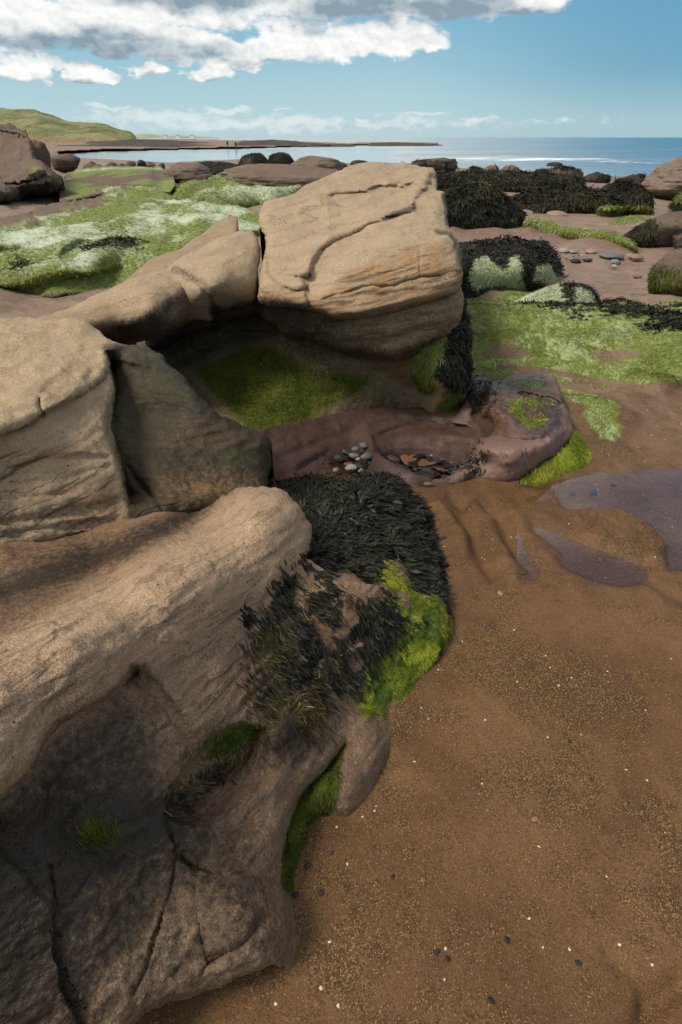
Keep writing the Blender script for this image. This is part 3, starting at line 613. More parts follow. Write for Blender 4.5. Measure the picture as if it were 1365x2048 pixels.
Ew = relief(olw, ctw, 5.0, 14, .10, [('crack', [(740, 740), (860, 790), (920, 800)], 12, .03), ('ledge', [(330, 730), (400, 690), (480, 660), (560, 660)], 10, .08, 60), ('crack', [(650, 720), (760, 730), (840, 700)], 10, -.03)], disp=[(3, .05, 4), (10, .016, 4), (34, .004, 3)], back=.5)
al = []
px, py = Dt['px'], Dt['py']; a = attrs_zero(len(px))
front = pmask(px, py, [(640, 600), (700, 540), (840, 490), (925, 490), (930, 560), (860, 610), (680, 640), (540, 610), (525, 580), (600, 590)], 12)
a['tone'] = np.clip(.92 - .18 * front - .25 * lmask(px, py, [(600, 385), (580, 395), (650, 362)], 14), 0, 1)
a['rust'] = np.clip(.75 * front, 0, 1)
a['stain_shade'] = np.clip(.75 * lmask(px, py, [(770, 440), (800, 425), (830, 412)], 9) + .7 * lmask(px, py, [(872, 462), (900, 468), (918, 500), (924, 540)], 6) + .5 * lmask(px, py, [(525, 598), (600, 606), (680, 635), (800, 618), (905, 585)], 10) + .8 * lmask(px, py, [(885, 395), (893, 450)], 5) + .6 * lmask(px, py, [(870, 345), (873, 384)], 4) + .25 * lmask(px, py, [(590, 392), (660, 355)], 18), 0, 1)
a['moss'] = .3 * lmask(px, py, [(525, 598), (600, 606)], 12); a['strat'] = front; al.append(a)
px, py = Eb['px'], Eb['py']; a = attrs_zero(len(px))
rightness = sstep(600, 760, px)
a['tone'] = .12 + .28 * rightness; a['stain_shade'] = np.clip(.75 - .4 * rightness + .3 * lmask(px, py, [(660, 700), (783, 714), (890, 670)], 12), 0, 1); a['moss'] = .15 * (1 - rightness); a['rust'] = .25 * rightness; a['strat'] = .7 + 0 * px; al.append(a)
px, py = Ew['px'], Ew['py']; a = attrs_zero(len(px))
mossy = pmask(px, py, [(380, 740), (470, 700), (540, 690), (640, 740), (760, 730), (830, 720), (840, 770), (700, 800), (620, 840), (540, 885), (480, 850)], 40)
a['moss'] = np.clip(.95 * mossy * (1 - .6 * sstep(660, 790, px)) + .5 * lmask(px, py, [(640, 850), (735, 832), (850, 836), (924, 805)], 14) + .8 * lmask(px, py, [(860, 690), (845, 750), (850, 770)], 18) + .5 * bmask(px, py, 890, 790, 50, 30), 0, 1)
a['tone'] = .05 + .4 * bmask(px, py, 890, 775, 60, 60); a['stain_shade'] = np.clip(.62 - .6 * bmask(px, py, 890, 770, 70, 70) - .4 * mossy, 0, 1); al.append(a)  # shade of the hollow painted in, lighter at its lit right end
J = join(Dt, Eb, Ew)
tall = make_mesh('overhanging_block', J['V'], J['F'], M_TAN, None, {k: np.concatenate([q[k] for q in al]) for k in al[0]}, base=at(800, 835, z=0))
tag(tall, 'tall pale sandstone block with a rippled slab on top, overhanging a dark mossy hollow', 'rock')
px, py = Ew['px'], Ew['py']
wm = pmask(px, py, [(905, 600), (930, 600), (940, 660), (940, 770), (920, 775), (900, 760), (880, 740), (885, 700), (900, 650)], 8)
P, N, i = pick(Ew, wm, 6500)
N = N * [1, 1, .4] + [.3, -.2, 0]; N /= np.linalg.norm(N, axis=1)[:, None]
weed_part('black_seaweed', tall, M_WRACK, [blades(P, N, rng.uniform(.03, .07, len(P)), rng.uniform(.005, .011, len(P)), 4, 1.1, .5, .4, .5, .3)])
mm = np.clip(.8 * pmask(px, py, [(835, 700), (880, 670), (890, 690), (875, 740), (850, 775), (835, 760)], 10) + .0 * mossy, 0, 1)
P, N, i = pick(Ew, mm, 2200)
weed_part('green_algae', tall, M_ALGAE_F, [blades(P, N, rng.uniform(.02, .05, len(P)), rng.uniform(.002, .004, len(P)), 3, 1.1, .3, .2, .5, .15)])
mossy = mossy * (1 - .75 * sstep(660, 790, px)) * sstep(-.3, .3, fbm(Ew['V'] * 7, 3))
P, N, i = pick(Ew, mossy, 9000)
weed_part('dark_algae', tall, M_DALGAE, [blades(P, N, rng.uniform(.006, .016, len(P)), rng.uniform(.0015, .003, len(P)), 3, 1.0, .6, .2, .5, .25)])

# ================================================================== RED ROCK POOL
pool_px = [(762, 893), (790, 882), (830, 877), (870, 877), (910, 882), (945, 886), (955, 900), (947, 925), (935, 940), (905, 955), (865, 960), (835, 948), (800, 932), (772, 912)]
ol = [(440, 900, 0), (540, 855, 0), (640, 835, 0), (735, 815, 0), (860, 815, 0), (960, 790, 0), (1000, 840, 0), (990, 900, 0), (965, 950, 0), (920, 980, 0), (850, 985, 0), (800, 972, 0), (700, 985, 0), (600, 990, 0), (470, 990, 0)]
ct = Z((450, 910, .2), (540, 880, .13), (550, 950, .06), (620, 940, .02), (640, 880, .07), (735, 842, .07), (700, 920, .0), (660, 935, .005), (725, 890, .03), (755, 905, .045), (770, 870, .055), (800, 850, .07), (860, 845, .075), (930, 830, .10), (960, 860, .10), (760, 940, .03), (800, 945, .025), (840, 968, .005), (900, 965, .01), (700, 965, .0), (600, 980, 0), (850, 980, -.02), (960, 940, .02), (980, 890, .05))
FZ = relief(ol, ct, 4.0, 0, 0, [('ledge', [(745, 880), (775, 862), (820, 850), (900, 846), (960, 858)], 5, .07, 26), ('ledge', [(740, 850), (800, 836), (880, 836), (930, 846)], 5, .05, 20), ('crack', [(550, 925), (640, 885), (740, 848)], 9, .03), ('crack', [(590, 945), (650, 905), (725, 868)], 7, .025), ('crack', [(560, 955), (620, 925), (660, 905)], 6, .02), ('crack', [(780, 868), (860, 860), (940, 870)], 4, .02)], disp=[(4, .02, 4), (14, .010, 3)], drop=-.4)
pd = pmask(FZ['px'], FZ['py'], pool_px, 7)
FZ['V'][:, 2] -= .13 * pd
pit = bmask(FZ['px'], FZ['py'], 700, 925, 42, 30); FZ['V'][:, 2] -= .03 * pit
FZ['V'][:, 2] += .028 * lmask(FZ['px'], FZ['py'], [(740, 880), (745, 910), (790, 940), (835, 962), (900, 965)], 9)
ol = [(850, 977), (838, 966, .6), (850, 958), (881, 960), (915, 946), (934, 930), (943, 908), (950, 892), (962, 880), (950, 860, .3), (935, 850, .3), (905, 845, .3), (903, 836), (916, 826), (926, 808), (930, 785), (934, 766), (946, 752), (965, 749), (977, 753), (984, 762), (1000, 758), (1014, 753), (1030, 748), (1051, 745), (1085, 742), (1100, 748), (1110, 758), (1121, 777), (1128, 805), (1140, 828), (1149, 855), (1147, 880), (1138, 897), (1120, 914), (1103, 927), (1075, 945), (1048, 961), (1030, 968), (1011, 971), (977, 967), (940, 967), (903, 976)]
ct = Z((842, 968, .015), (900, 968, .01), (915, 952, .045), (938, 930, .075), (960, 900, .15), (945, 900, .11), (970, 884, .175), (990, 890, .175), (940, 960, .01), (977, 960, .01), (1011, 966, .0), (975, 925, .09), (1020, 890, .19), (1090, 890, .175), (1040, 955, .01), (1080, 930, .05), (1130, 850, .18), (1146, 860, .15), (1135, 895, .06), (1120, 800, .22), (1085, 745, .24), (1100, 760, .235), (1011, 758, .22), (960, 755, .20), (935, 780, .19), (925, 820, .14), (905, 838, .10), (950, 850, .10), (975, 868, .08), (985, 850, .105), (1000, 820, .20), (975, 800, .20), (1060, 840, .17), (1030, 800, .22), (1080, 800, .215), (1020, 865, .165), (1010, 882, .15), (1100, 850, .20))
FR = relief(ol, ct, 3.0, 18, .05, [('blob', (972, 862), (20, 24), .10), ('blob', (1075, 845), (30, 20), .03), ('blob', (1110, 840), (22, 40), -.03), ('crack', [(1035, 785), (1060, 790), (1095, 795), (1128, 808)], 5, .06, 0, 20), ('crack', [(988, 885), (1000, 876), (1025, 880), (1060, 882), (1095, 880)], 6, .05), ('crack', [(1043, 895), (1045, 920), (1048, 935)], 2.5, .012), ('crack', [(1053, 895), (1057, 915), (1055, 930)], 2.5, .012), ('crack', [(1095, 890), (1092, 910)], 2.5, .01), ('crack', [(1003, 900), (1015, 925), (1018, 955)], 3, .015),
      ('crack', [(1045, 850), (1070, 868), (1075, 880)], 5, .015), ('blob', (1000, 885), (22, 14), -.02), ('crack', [(983, 762), (972, 785), (955, 815), (950, 840)], 7, .07), ('blob', (1030, 855), (35, 20), -.02), ('crack', [(990, 800), (1030, 830), (1045, 850)], 8, .05), ('crack', [(905, 952), (918, 962)], 3, .012), ('crack', [(872, 962), (878, 972)], 3, .01)], disp=[(5, .022, 4), (14, .012, 4), (40, .004, 3)], back=.2)
J = join(FZ, FR); px, py = J['px'], J['py']; a = attrs_zero(len(px)); nz = len(FZ['V'])
isr = np.arange(len(px)) >= nz
a['tone'] = np.where(isr, .45 + .4 * lmask(px, py, [(950, 950), (1020, 930), (1100, 900), (1145, 860)], 28) + .2 * bmask(px, py, 990, 905, 30, 30), .05)
a['rust'] = np.where(isr, .6 * bmask(px, py, 970, 850, 30, 40), .0)
topr = pmask(px, py, [(930, 760), (1085, 740), (1128, 800), (1120, 850), (1090, 880), (1040, 878), (985, 880), (940, 850)], 12)
a['stain_shade'] = np.clip(np.where(isr, .45 * topr + .4 * bmask(px, py, 950, 780, 40, 40) + .4 * bmask(px, py, 1050, 765, 60, 20) + .35 * bmask(px, py, 1110, 850, 40, 40), .25 + .5 * bmask(px, py, 700, 925, 50, 30)), 0, 1)  # floor darkened in colour for the shade under the overhang
a['moss'] = np.where(isr, .6 * lmask(px, py, [(1030, 810), (1045, 840), (1060, 850), (1085, 842)], 12) + .5 * bmask(px, py, 1070, 805, 40, 16) + .5 * bmask(px, py, 1060, 770, 50, 12) + .4 * bmask(px, py, 955, 815, 14, 14), .25 * bmask(px, py, 560, 860, 60, 20))
pool_rock = make_mesh('pool_rock', J['V'], J['F'], M_RED, None, a, base=at(1000, 965, z=0))
tag(pool_rock, 'low reddish rock worn into a bowl that holds a small dark rock pool', 'rock')
px, py = FR['px'], FR['py']
gm = np.clip(lmask(px, py, [(1030, 810), (1045, 840), (1062, 850), (1085, 842)], 8) + .8 * bmask(px, py, 1070, 805, 32, 10) + .4 * bmask(px, py, 1060, 770, 46, 9), 0, 1)
P, N, i = pick(FR, gm, 1500)
sets = [blades(P, N, rng.uniform(.012, .035, len(P)), rng.uniform(.0015, .003, len(P)), 3, .6, .8, .3, .6, .25)]
# bright hair of algae hanging from the outer flank
ol = [(1040, 965), (1075, 938), (1110, 915), (1138, 890), (1150, 860), (1165, 880), (1180, 905), (1178, 925), (1165, 938), (1130, 950), (1090, 962)]
FG = relief(ol, Z((1045, 963, 0), (1100, 930, .055), (1140, 890, .10), (1152, 865, .12), (1178, 915, .02), (1165, 938, -.005), (1120, 952, -.005), (1140, 925, .04)), 3.0, 0, 0, (), [(8, .01, 3)], drop=-.2, back=.1)
a = attrs_zero(len(FG['px'])); a['moss'] += 1
fl = make_mesh('algae_flank', FG['V'], FG['F'], M_SHELF, pool_rock, a, base=np.array(pool_rock.location))
P, N, i = pick(FG, np.ones(FG['n']), 6500)
sets.append(blades(P, N, rng.uniform(.02, .05, len(P)), rng.uniform(.0015, .003, len(P)), 3, 1.1, .4, .14, .5, .2))
weed_part('green_algae', pool_rock, M_ALGAE, sets)
km = bmask(px, py, 955, 785, 26, 26)
P, N, i = pick(FR, np.clip(km + .6 * bmask(px, py, 945, 920, 18, 22), 0, 1), 500)
weed_part('black_seaweed', pool_rock, M_WRACK, [blades(P, N, rng.uniform(.02, .05, len(P)), rng.uniform(.004, .008, len(P)), 4, .8, .8, .4, .5, .3)])
# ================================================================== GROUND (one sheet: beach, sand flats, foreshore under the sea)
xs = np.concatenate([[-9000, -4000, -2200, -1400], np.arange(-800, -40, 20), np.arange(-40, 1405, 5), np.arange(1405, 2200, 20), [2800, 3600, 5400, 10400]])
ys = np.concatenate([[276.0, 276.6, 277.4], np.arange(278.5, 340, 1.5), np.arange(340, 480, 2.5), np.arange(480, 1300, 4.5), np.arange(1300, 2100, 6), np.arange(2110, 2760, 40)])
GX, GY = np.meshgrid(xs, ys); gx, gy = GX.ravel(), GY.ravel()
gc = [(0, 1300, 0), (700, 1300, 0), (1365, 1300, 0), (700, 1700, 0), (1365, 1700, 0.01), (0, 2000, 0), (1365, 2048, 0), (700, 2048, 0), (-600, 1500, 0), (2000, 1500, 0), (-600, 2600, 0), (2000, 2600, 0), (950, 1000, 0), (850, 1100, .005), (1100, 1000, 0), (1200, 1000, -.002), (1365, 1000, 0), (1365, 1150, .004),
      (700, 980, -.01), (1200, 945, .0), (1365, 925, .012), (1230, 890, .045), (1330, 880, .03), (1180, 850, .08), (1290, 830, .07), (1365, 800, .06), (1000, 740, .12), (1150, 740, .13), (1240, 760, .14), (1365, 775, .10), (1365, 740, .21), (1240, 720, .17), (1100, 690, .17), (960, 690, .16), (940, 640, .20), (1050, 640, .23), (1200, 660, .235), (1365, 680, .27), (1365, 625, .26), (1240, 618, .22), (1120, 610, .22), (1000, 600, .20), (930, 595, .18),
      (1150, 560, .06), (1200, 595, .08), (1250, 570, .04), (1200, 520, .02), (1130, 490, .0), (1365, 560, .05), (1020, 560, .06), (950, 470, .02), (1100, 455, 0), (1290, 500, -.02), (1150, 415, -.12), (1365, 430, -.12), (1000, 390, -.25), (1300, 390, -.22), (900, 400, -.2), (1700, 700, .25), (2100, 600, .1), (1700, 450, -.1),
      (500, 800, -.05), (0, 800, -.05), (-400, 900, -.05), (100, 620, -.02), (300, 600, 0), (-400, 620, 0), (60, 560, .0), (400, 480, 0), (200, 420, .03), (600, 400, -.05), (30, 405, .02), (-300, 420, 0), (500, 360, -.2), (250, 350, -.2), (900, 345, -.75), (1290, 350, -.92), (1000, 345, -.85), (700, 335, -.8), (300, 330, -.85), (150, 325, -.75), (-300, 330, -.6), (1700, 350, -.85), (2200, 380, -.5), (-800, 360, -.4)]
z0 = TPS([(c[0], c[1]) for c in gc], [c[2] for c in gc], 1e-3)(np.clip(gx, -900, 2300), np.maximum(gy, 326))
z0 = np.where(gy < 326, np.minimum(z0, -.82), z0)
z0 = np.clip(z0, -.95, .4)
land = pmask(gx, gy, [(-12000, 322), (100, 318), (117, 308), (205, 302.5), (293, 301), (400, 298.5), (470, 297.5), (585, 294), (702, 292), (760, 290.5), (880, 290), (880, 286), (735, 284.5), (700, 287), (600, 283), (520, 280.8), (440, 280), (380, 278), (-12000, 277)], .8)
wat = (1 - land) * sstep(0, 3, np.interp(gx, [-12000, 60, 117, 152, 234, 337, 480, 600, 735, 815, 930, 1000, 1090, 1230, 1290, 1420, 2200, 12000], [300, 304, 310, 316, 320, 325, 319, 322, 328, 326, 337, 347, 351, 353, 354, 351, 345, 340]) - gy)
z0 = z0 * (1 - wat) + -2.0 * wat
z0 = np.where((land > .5) & (gy < 320), np.maximum(z0, -.92), z0)
G0 = at(gx, gy, z=z0)
Pq = np.stack([G0[:, 0], G0[:, 1], 0 * gx], -1)
near = sstep(60, 12, G0[:, 1])
dz = near * (fbm(Pq * [1.2, 1.2, 1], 4) * .02 + fbm(Pq * 6, 3) * .006)
# algae platform on the right: flowing lumps
algae_poly = [(925, 590), (1000, 575), (1060, 580), (1100, 606), (1200, 606), (1300, 610), (1420, 600), (1420, 780), (1330, 770), (1240, 758), (1160, 770), (1200, 800), (1245, 840), (1255, 865), (1210, 868), (1150, 830), (1120, 780), (1060, 745), (985, 752), (945, 770), (930, 700)]
wq = fbm(np.stack([G0[:, 0], G0[:, 1], 0 * gx], -1) * 3.0, 4) * 50
am = pmask(gx + wq, gy + .5 * wq, algae_poly, 40)
am = sstep(.32, .72, am + .75 * fbm(np.stack([G0[:, 0] * 2 + G0[:, 1], G0[:, 1] * 3.2, 0 * gx], -1), 4))
bare = np.clip(.9 * bmask(gx, gy, 1020, 703, 60, 12, 8) + .9 * bmask(gx, gy, 1230, 710, 70, 16) + .8 * bmask(gx, gy, 1130, 683, 60, 6) + .9 * lmask(gx, gy, [(1000, 730), (1100, 738), (1200, 752)], 10) + .6 * lmask(gx, gy, [(1140, 770), (1250, 765), (1365, 785)], 9), 0, 1)
am = am * (1 - bare)
flow = fbm(np.stack([G0[:, 0] * 1.3 + .6 * G0[:, 1], G0[:, 1] * 2.6, 0 * gx], -1), 4, .5)
dz += sstep(.0, .5, pmask(gx, gy, algae_poly, 60)) * (flow * .10 + fbm(Pq * 5, 3) * .02)
dz += .05 * lmask(gx, gy, [(930, 625), (1030, 640), (1130, 628), (1250, 640), (1365, 640)], 12) + .05 * lmask(gx, gy, [(930, 660), (1000, 680), (1080, 685), (1150, 700)], 10) - .04 * lmask(gx, gy, [(950, 705), (1050, 715), (1150, 722), (1250, 735)], 14) + .05 * lmask(gx, gy, [(1250, 742), (1300, 752), (1400, 765)], 12)
# smooth red sandstone waves beyond
red = pmask(gx, gy, [(900, 452), (960, 448), (1040, 470), (1060, 452), (1150, 462), (1230, 470), (1285, 500), (1260, 512), (1150, 492), (1110, 486), (905, 484)], 6)
dz += red * (fbm(np.stack([G0[:, 0] * .7, G0[:, 1] * 1.2, 0 * gx], -1), 3) * .18 + .05)
# sand furrows running off the pool rock, and the puddles
gw_ = fbm(Pq * 7, 3) * 26
def groove(line, w, d):
    global dz
    dz = dz + d * lmask(gx + gw_, gy + .4 * gw_, line, w)
for ln, w, d in [([(905, 1000), (935, 1040), (958, 1090), (985, 1145)], 16, -.030), ([(985, 1020), (1012, 1060), (1040, 1100), (1058, 1140)], 17, -.030), ([(885, 1010), (905, 1050), (930, 1100)], 14, .022), ([(945, 1010), (975, 1050), (1010, 1110), (1030, 1150)], 16, .028), ([(1020, 1020), (1060, 1070), (1110, 1110)], 15, .026),
                 ([(860, 1030), (880, 1080), (890, 1130)], 12, -.012), ([(1060, 1020), (1130, 1060), (1200, 1090)], 12, .014), ([(840, 1000), (990, 1005), (1100, 990)], 12, -.006), ([(1365, 1960), (1310, 2010), (1280, 2080)], 30, -.03), ([(1220, 1900), (1290, 1960), (1330, 2060)], 26, -.012), ([(1150, 1470), (1260, 1530), (1365, 1540)], 30, -.008), ([(1200, 850), (1260, 880), (1290, 930)], 20, -.015)]:
    groove(ln, w, d)
puddle = [(1118, 985), (1128, 962), (1170, 950), (1250, 940), (1300, 932), (1340, 925), (1440, 940), (1440, 1140), (1340, 1140), (1322, 1120), (1330, 1090), (1300, 1050), (1240, 1018), (1190, 1015), (1150, 1022), (1130, 1010)]
chan = [(1050, 1052), (1100, 1060), (1160, 1085), (1230, 1110), (1290, 1130), (1300, 1165), (1240, 1178), (1180, 1165), (1130, 1140), (1090, 1110), (1065, 1080)]
trick = [(1290, 1160), (1330, 1175), (1420, 1215), (1420, 1240), (1340, 1205)]
pm = np.clip(pmask(gx, gy, puddle, 14) + pmask(gx, gy, chan, 14) + .7 * pmask(gx, gy, trick, 10) + .8 * lmask(gx, gy, [(1050, 960), (1100, 965), (1140, 970)], 10), 0, 1)
isl = pmask(gx, gy, [(1130, 1025), (1180, 1018), (1250, 1022), (1300, 1050), (1330, 1095), (1330, 1130), (1270, 1120), (1200, 1090), (1150, 1060)], 12)
dz += -.026 * pm + .024 * isl * (.75 + fbm(np.stack([G0[:, 0] * 9 - G0[:, 1] * 9, G0[:, 0] * 22 + G0[:, 1] * 22, 0 * gx], -1), 3, .5, True) * 1.1) + .010 * np.clip(lmask(gx, gy, [(1060, 1090), (1100, 1120), (1150, 1150), (1200, 1172), (1260, 1185)], 9) + lmask(gx, gy, [(870, 1180), (1000, 1200), (1150, 1200)], 40) * .5, 0, 1)
dz -= .3 * pmask(gx, gy, [(300, 880), (320, 690), (500, 640), (900, 640), (925, 780), (900, 850), (640, 870), (450, 930)], 12)
dz -= .3 * pmask(gx, gy, [(450, 880), (640, 850), (735, 830), (960, 795), (1000, 850), (1000, 890), (985, 930), (950, 945), (905, 958), (850, 966), (800, 953), (740, 955), (640, 958), (540, 965), (450, 960)], 10)
# beach rim beyond the lagoon
far = (G0[:, 1] > 60)
dz = np.where(far & (land > .5), .25 + fbm(Pq * .03, 4) * .35, dz)
z1 = z0 + dz
G = at(gx, gy, z=np.minimum(z1, 1.2)); G = np.stack([G0[:, 0], G0[:, 1], z1], -1)
ny, nx = GX.shape; ny_g, nx_g = ny, nx; ids = np.arange(nx * ny).reshape(ny, nx)
F = np.stack([ids[:-1, :-1], ids[1:, :-1], ids[1:, 1:], ids[:-1, 1:]], -1).reshape(-1, 4)
last = G[-nx:]; V = [G]; off = len(G); prev = ids[-1]; gpx = [gx]; gpy = [gy]
for yy, k in ((-2.0, 3.0), (-25, 30.0), (-600, 600.0)):
    row = np.stack([last[:, 0] * k, np.full(nx, yy), np.zeros(nx)], -1); cur = np.arange(off, off + nx)
    F = np.concatenate([F, np.stack([prev[:-1], cur[:-1], cur[1:], prev[1:]], -1)]); V.append(row); prev = cur; off += nx; gpx.append(last[:, 0] * 0 + xs); gpy.append(np.full(nx, 2800.0))
V = np.concatenate(V)
pxg, pyg = np.concatenate(gpx), np.concatenate(gpy)
pad = len(V) - len(gx)
A = dict(algae=np.concatenate([am, np.zeros(pad)]), red=np.concatenate([red, np.zeros(pad)]),
         wet=np.concatenate([np.clip(pm + .7 * bmask(gx, gy, 1000, 985, 220, 25) + .4 * pmask(gx, gy, [(840, 990), (1365, 1000), (1365, 1220), (1100, 1180), (900, 1180)], 50), 0, 1), np.zeros(pad)]))
tg = NT('beach_sand'); p = tg.pos()
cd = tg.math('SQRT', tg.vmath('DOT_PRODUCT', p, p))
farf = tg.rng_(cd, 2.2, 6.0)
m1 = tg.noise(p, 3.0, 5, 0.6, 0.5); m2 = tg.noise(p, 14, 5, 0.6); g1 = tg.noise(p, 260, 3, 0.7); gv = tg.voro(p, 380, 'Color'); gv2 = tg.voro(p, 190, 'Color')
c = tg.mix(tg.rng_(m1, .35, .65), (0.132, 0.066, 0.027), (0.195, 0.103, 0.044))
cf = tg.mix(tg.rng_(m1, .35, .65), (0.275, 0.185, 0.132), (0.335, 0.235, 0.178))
c = tg.mix(farf, c, cf)  # near sand coarse and orange, foreground darkening also put into its colour
gritm = tg.rng_(tg.math('ADD', tg.noise(p, 2.4, 6, 0.65, 0.8), tg.math('MULTIPLY', m2, .45)), .66, .86)
sep = tg.n('ShaderNodeSeparateColor'); tg.set(sep.inputs[0], gv); sep2 = tg.n('ShaderNodeSeparateColor'); tg.set(sep2.inputs[0], gv2)
c = tg.mix(tg.math('MULTIPLY', tg.rng_(g1, .35, .65), .55), c, [.5] * 3, 'MULTIPLY')
thr = tg.math('SUBTRACT', .975, tg.math('MULTIPLY', gritm, .34))
c = tg.mix(tg.math('ADD', .45, tg.math('MULTIPLY', gritm, .4)), c, tg.mix(sep.outputs[1], [.45] * 3, [1.6] * 3), 'MULTIPLY')
gold = tg.math('GREATER_THAN', sep.outputs[0], thr)
c = tg.mix(tg.math('MULTIPLY', gold, tg.math('SUBTRACT', 1.0, farf)), c, tg.mix(sep.outputs[1], (0.24, 0.115, 0.026), (0.33, 0.21, 0.085)))
c = tg.mix(tg.math('MULTIPLY', gritm, tg.math('MULTIPLY', .5, tg.math('SUBTRACT', 1.0, farf))), c, [.5] * 3, 'MULTIPLY'); c = tg.mix(tg.math('MULTIPLY', gold, tg.math('SUBTRACT', 1.0, farf)), c, tg.mix(sep.outputs[1], (0.24, 0.115, 0.026), (0.33, 0.21, 0.085)))
drk = tg.math('GREATER_THAN', sep.outputs[2], tg.math('SUBTRACT', .955, tg.math('MULTIPLY', gritm, .33)))
c = tg.mix(tg.math('MULTIPLY', drk, .75), c, (0.035, 0.022, 0.013))
c = tg.mix(tg.math('GREATER_THAN', sep2.outputs[0], .9992), c, (0.70, 0.63, 0.52))
c = tg.mix(tg.math('MULTIPLY', tg.attr('wet'), .28), c, tg.mix(0.6, c, (0.06, 0.034, 0.02)))
redc = tg.mix(tg.rng_(m2, .3, .7), (0.17, 0.10, 0.075), (0.245, 0.155, 0.12))
c = tg.mix(tg.attr('red'), c, redc)
fn = tg.noise(tg.mapping(p, sc=(22, 9, 22)), 1.0, 5, .7, 1.0); fn2 = tg.noise(p, 1.6, 4, .6)
alg = tg.rng_(tg.math('ADD', tg.attr('algae'), tg.math('MULTIPLY', tg.math('SUBTRACT', tg.math('ADD', m2, tg.math('MULTIPLY', fn2, .8)), .9), 1.1)), .30, .62)
ac = tg.mix(tg.rng_(fn, .3, .7), (0.10, 0.14, 0.018), (0.25, 0.29, 0.07)); ac = tg.mix(tg.math('MULTIPLY', tg.rng_(tg.math('ADD', fn, fn2), .98, 1.25), .7), ac, (0.42, 0.48, 0.27))
c = tg.mix(tg.math('MULTIPLY', alg, tg.rng_(tg.attr('algae'), 0, .1)), c, ac)
hh = tg.math('ADD', tg.math('MULTIPLY', m2, .8), tg.math('ADD', tg.math('MULTIPLY', g1, .22), tg.math('ADD', tg.math('MULTIPLY', gold, .06), tg.math('MULTIPLY', fn, tg.math('MULTIPLY', tg.attr('algae'), .8)))))
M_SAND = tg.finish(c, tg.rng_(tg.attr('wet'), 0, 1, .7, .16), tg.bump(hh, 1.0, .014), .3)
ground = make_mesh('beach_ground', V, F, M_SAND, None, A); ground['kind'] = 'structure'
gr = dict(V=G, N=vnormals(V, F)[:len(G)], px=gx, py=gy, n=len(G))
if gr['N'][:, 2].mean() < 0: gr['N'] *= -1
# hair of algae over the flat (nobody could count it)
inf = (gx > 900) & (gx < 1440) & (gy > 560) & (gy < 900)
hm = am * inf * sstep(-.35, .15, fbm(Pq * 4, 4) + .3 * (am - .6))
head = np.array([-.55, -.8, -.1])
P, N, i = pick(gr, hm, 22000)
dd = np.linalg.norm(P - CAM, axis=1)
fl_ = fbm(np.stack([P[:, 0] * 1.5, P[:, 1] * 1.5, 0 * P[:, 0]], -1), 2)
hd = np.stack([np.cos(-2.2 + 2.2 * fl_), np.sin(-2.2 + 2.2 * fl_), -.25 + 0 * fl_], -1)
whit = sstep(.05, .45, fbm(P * 2.2 + 9, 3))
k = rng.uniform(size=len(P)) < whit * .55
def gset(sel): return [blades(P[sel], N[sel], rng.uniform(.018, .05, sel.sum()) * (dd[sel] / 5), rng.uniform(.0018, .0036, sel.sum()) * dd[sel] / 5, 3, 1.0, .5, .08, .7, .28, head=hd[sel])]
def loose(name, mat, sets, label, cat, base):
    e = bpy.data.objects.new('tmp', None); e.location = base
    o = weed_part(name, e, mat, sets); o.parent = None; o.location = base; bpy.data.objects.remove(e)
    tag(o, label, cat, kind='stuff'); return o
loose('green_algae', M_ALGAE_F if 'M_ALGAE_F' in globals() else M_ALGAE, gset(~k), 'green algae hair combed over the low flat right of the tall block', 'algae', (2, 4.5, .1))
loose('bleached_algae', M_PALGAE, gset(k), 'pale bleached algae streaks among the green flat right of the tall block', 'algae', (2.2, 4.8, .1))
wm = np.clip(lmask(gx, gy, [(1095, 612), (1140, 618), (1190, 620)], 8) + pmask(gx, gy, [(1180, 606), (1240, 605), (1290, 612), (1365, 612), (1420, 612), (1420, 668), (1340, 660), (1290, 640), (1250, 645), (1200, 632)], 7) + .8 * bmask(gx, gy, 1055, 608, 22, 7) + .7 * bmask(gx, gy, 1310, 660, 24, 6) + .8 * bmask(gx, gy, 1160, 622, 16, 16), 0, 1) * (gx < 1430)
P, N, i = pick(gr, wm * sstep(-.5, .0, fbm(Pq * 6 + 3, 3)), 6500)
loose('black_seaweed', M_WRACK, [blades(P, N, rng.uniform(.03, .07, len(P)), rng.uniform(.008, .016, len(P)), 4, .5, .9, .25, .5, .35)], 'black seaweed mat strewn over the green algae flat on the right', 'seaweed', (3, 5.6, .2))

# ------------------------------------------------------------------ boulders
_ico = {}
def ico(sub):
    if sub not in _ico:
        bm = bmesh.new(); bmesh.ops.create_icosphere(bm, subdivisions=sub, radius=1)
        _ico[sub] = (np.array([v.co[:] for v in bm.verts]), np.array([[v.index for v in f.verts] for f in bm.faces])); bm.free()
    return _ico[sub]

def boulder_shape(sub, size, seed, cuts=7, cut=(.62, .9), rough=.10, freq=2.0, flat=None, layer=0.0, sharp=14):
    U, F = ico(sub); r_ = np.random.default_rng(seed)
    rad = np.ones(len(U))
    for k in range(cuts):
        n = r_.normal(size=3); n /= np.linalg.norm(n); o = r_.uniform(*cut)
        c = U @ n; lim = np.where(c > 1e-3, o / np.maximum(c, 1e-3), 9.0)
        rad = -np.log(np.exp(-sharp * rad) + np.exp(-sharp * np.minimum(lim, 3))) / sharp
    s = np.array(size)
    nz = fbm(U * freq + seed * 3.1, 5, .52)
    rad = rad * (1 + rough * nz)
    if layer: rad = rad * (1 + layer * fbm(np.stack([U[:, 0], U[:, 1], U[:, 2] * 9], -1) * 1.3 + seed, 3))
    V = U * rad[:, None] * s
    return V, F

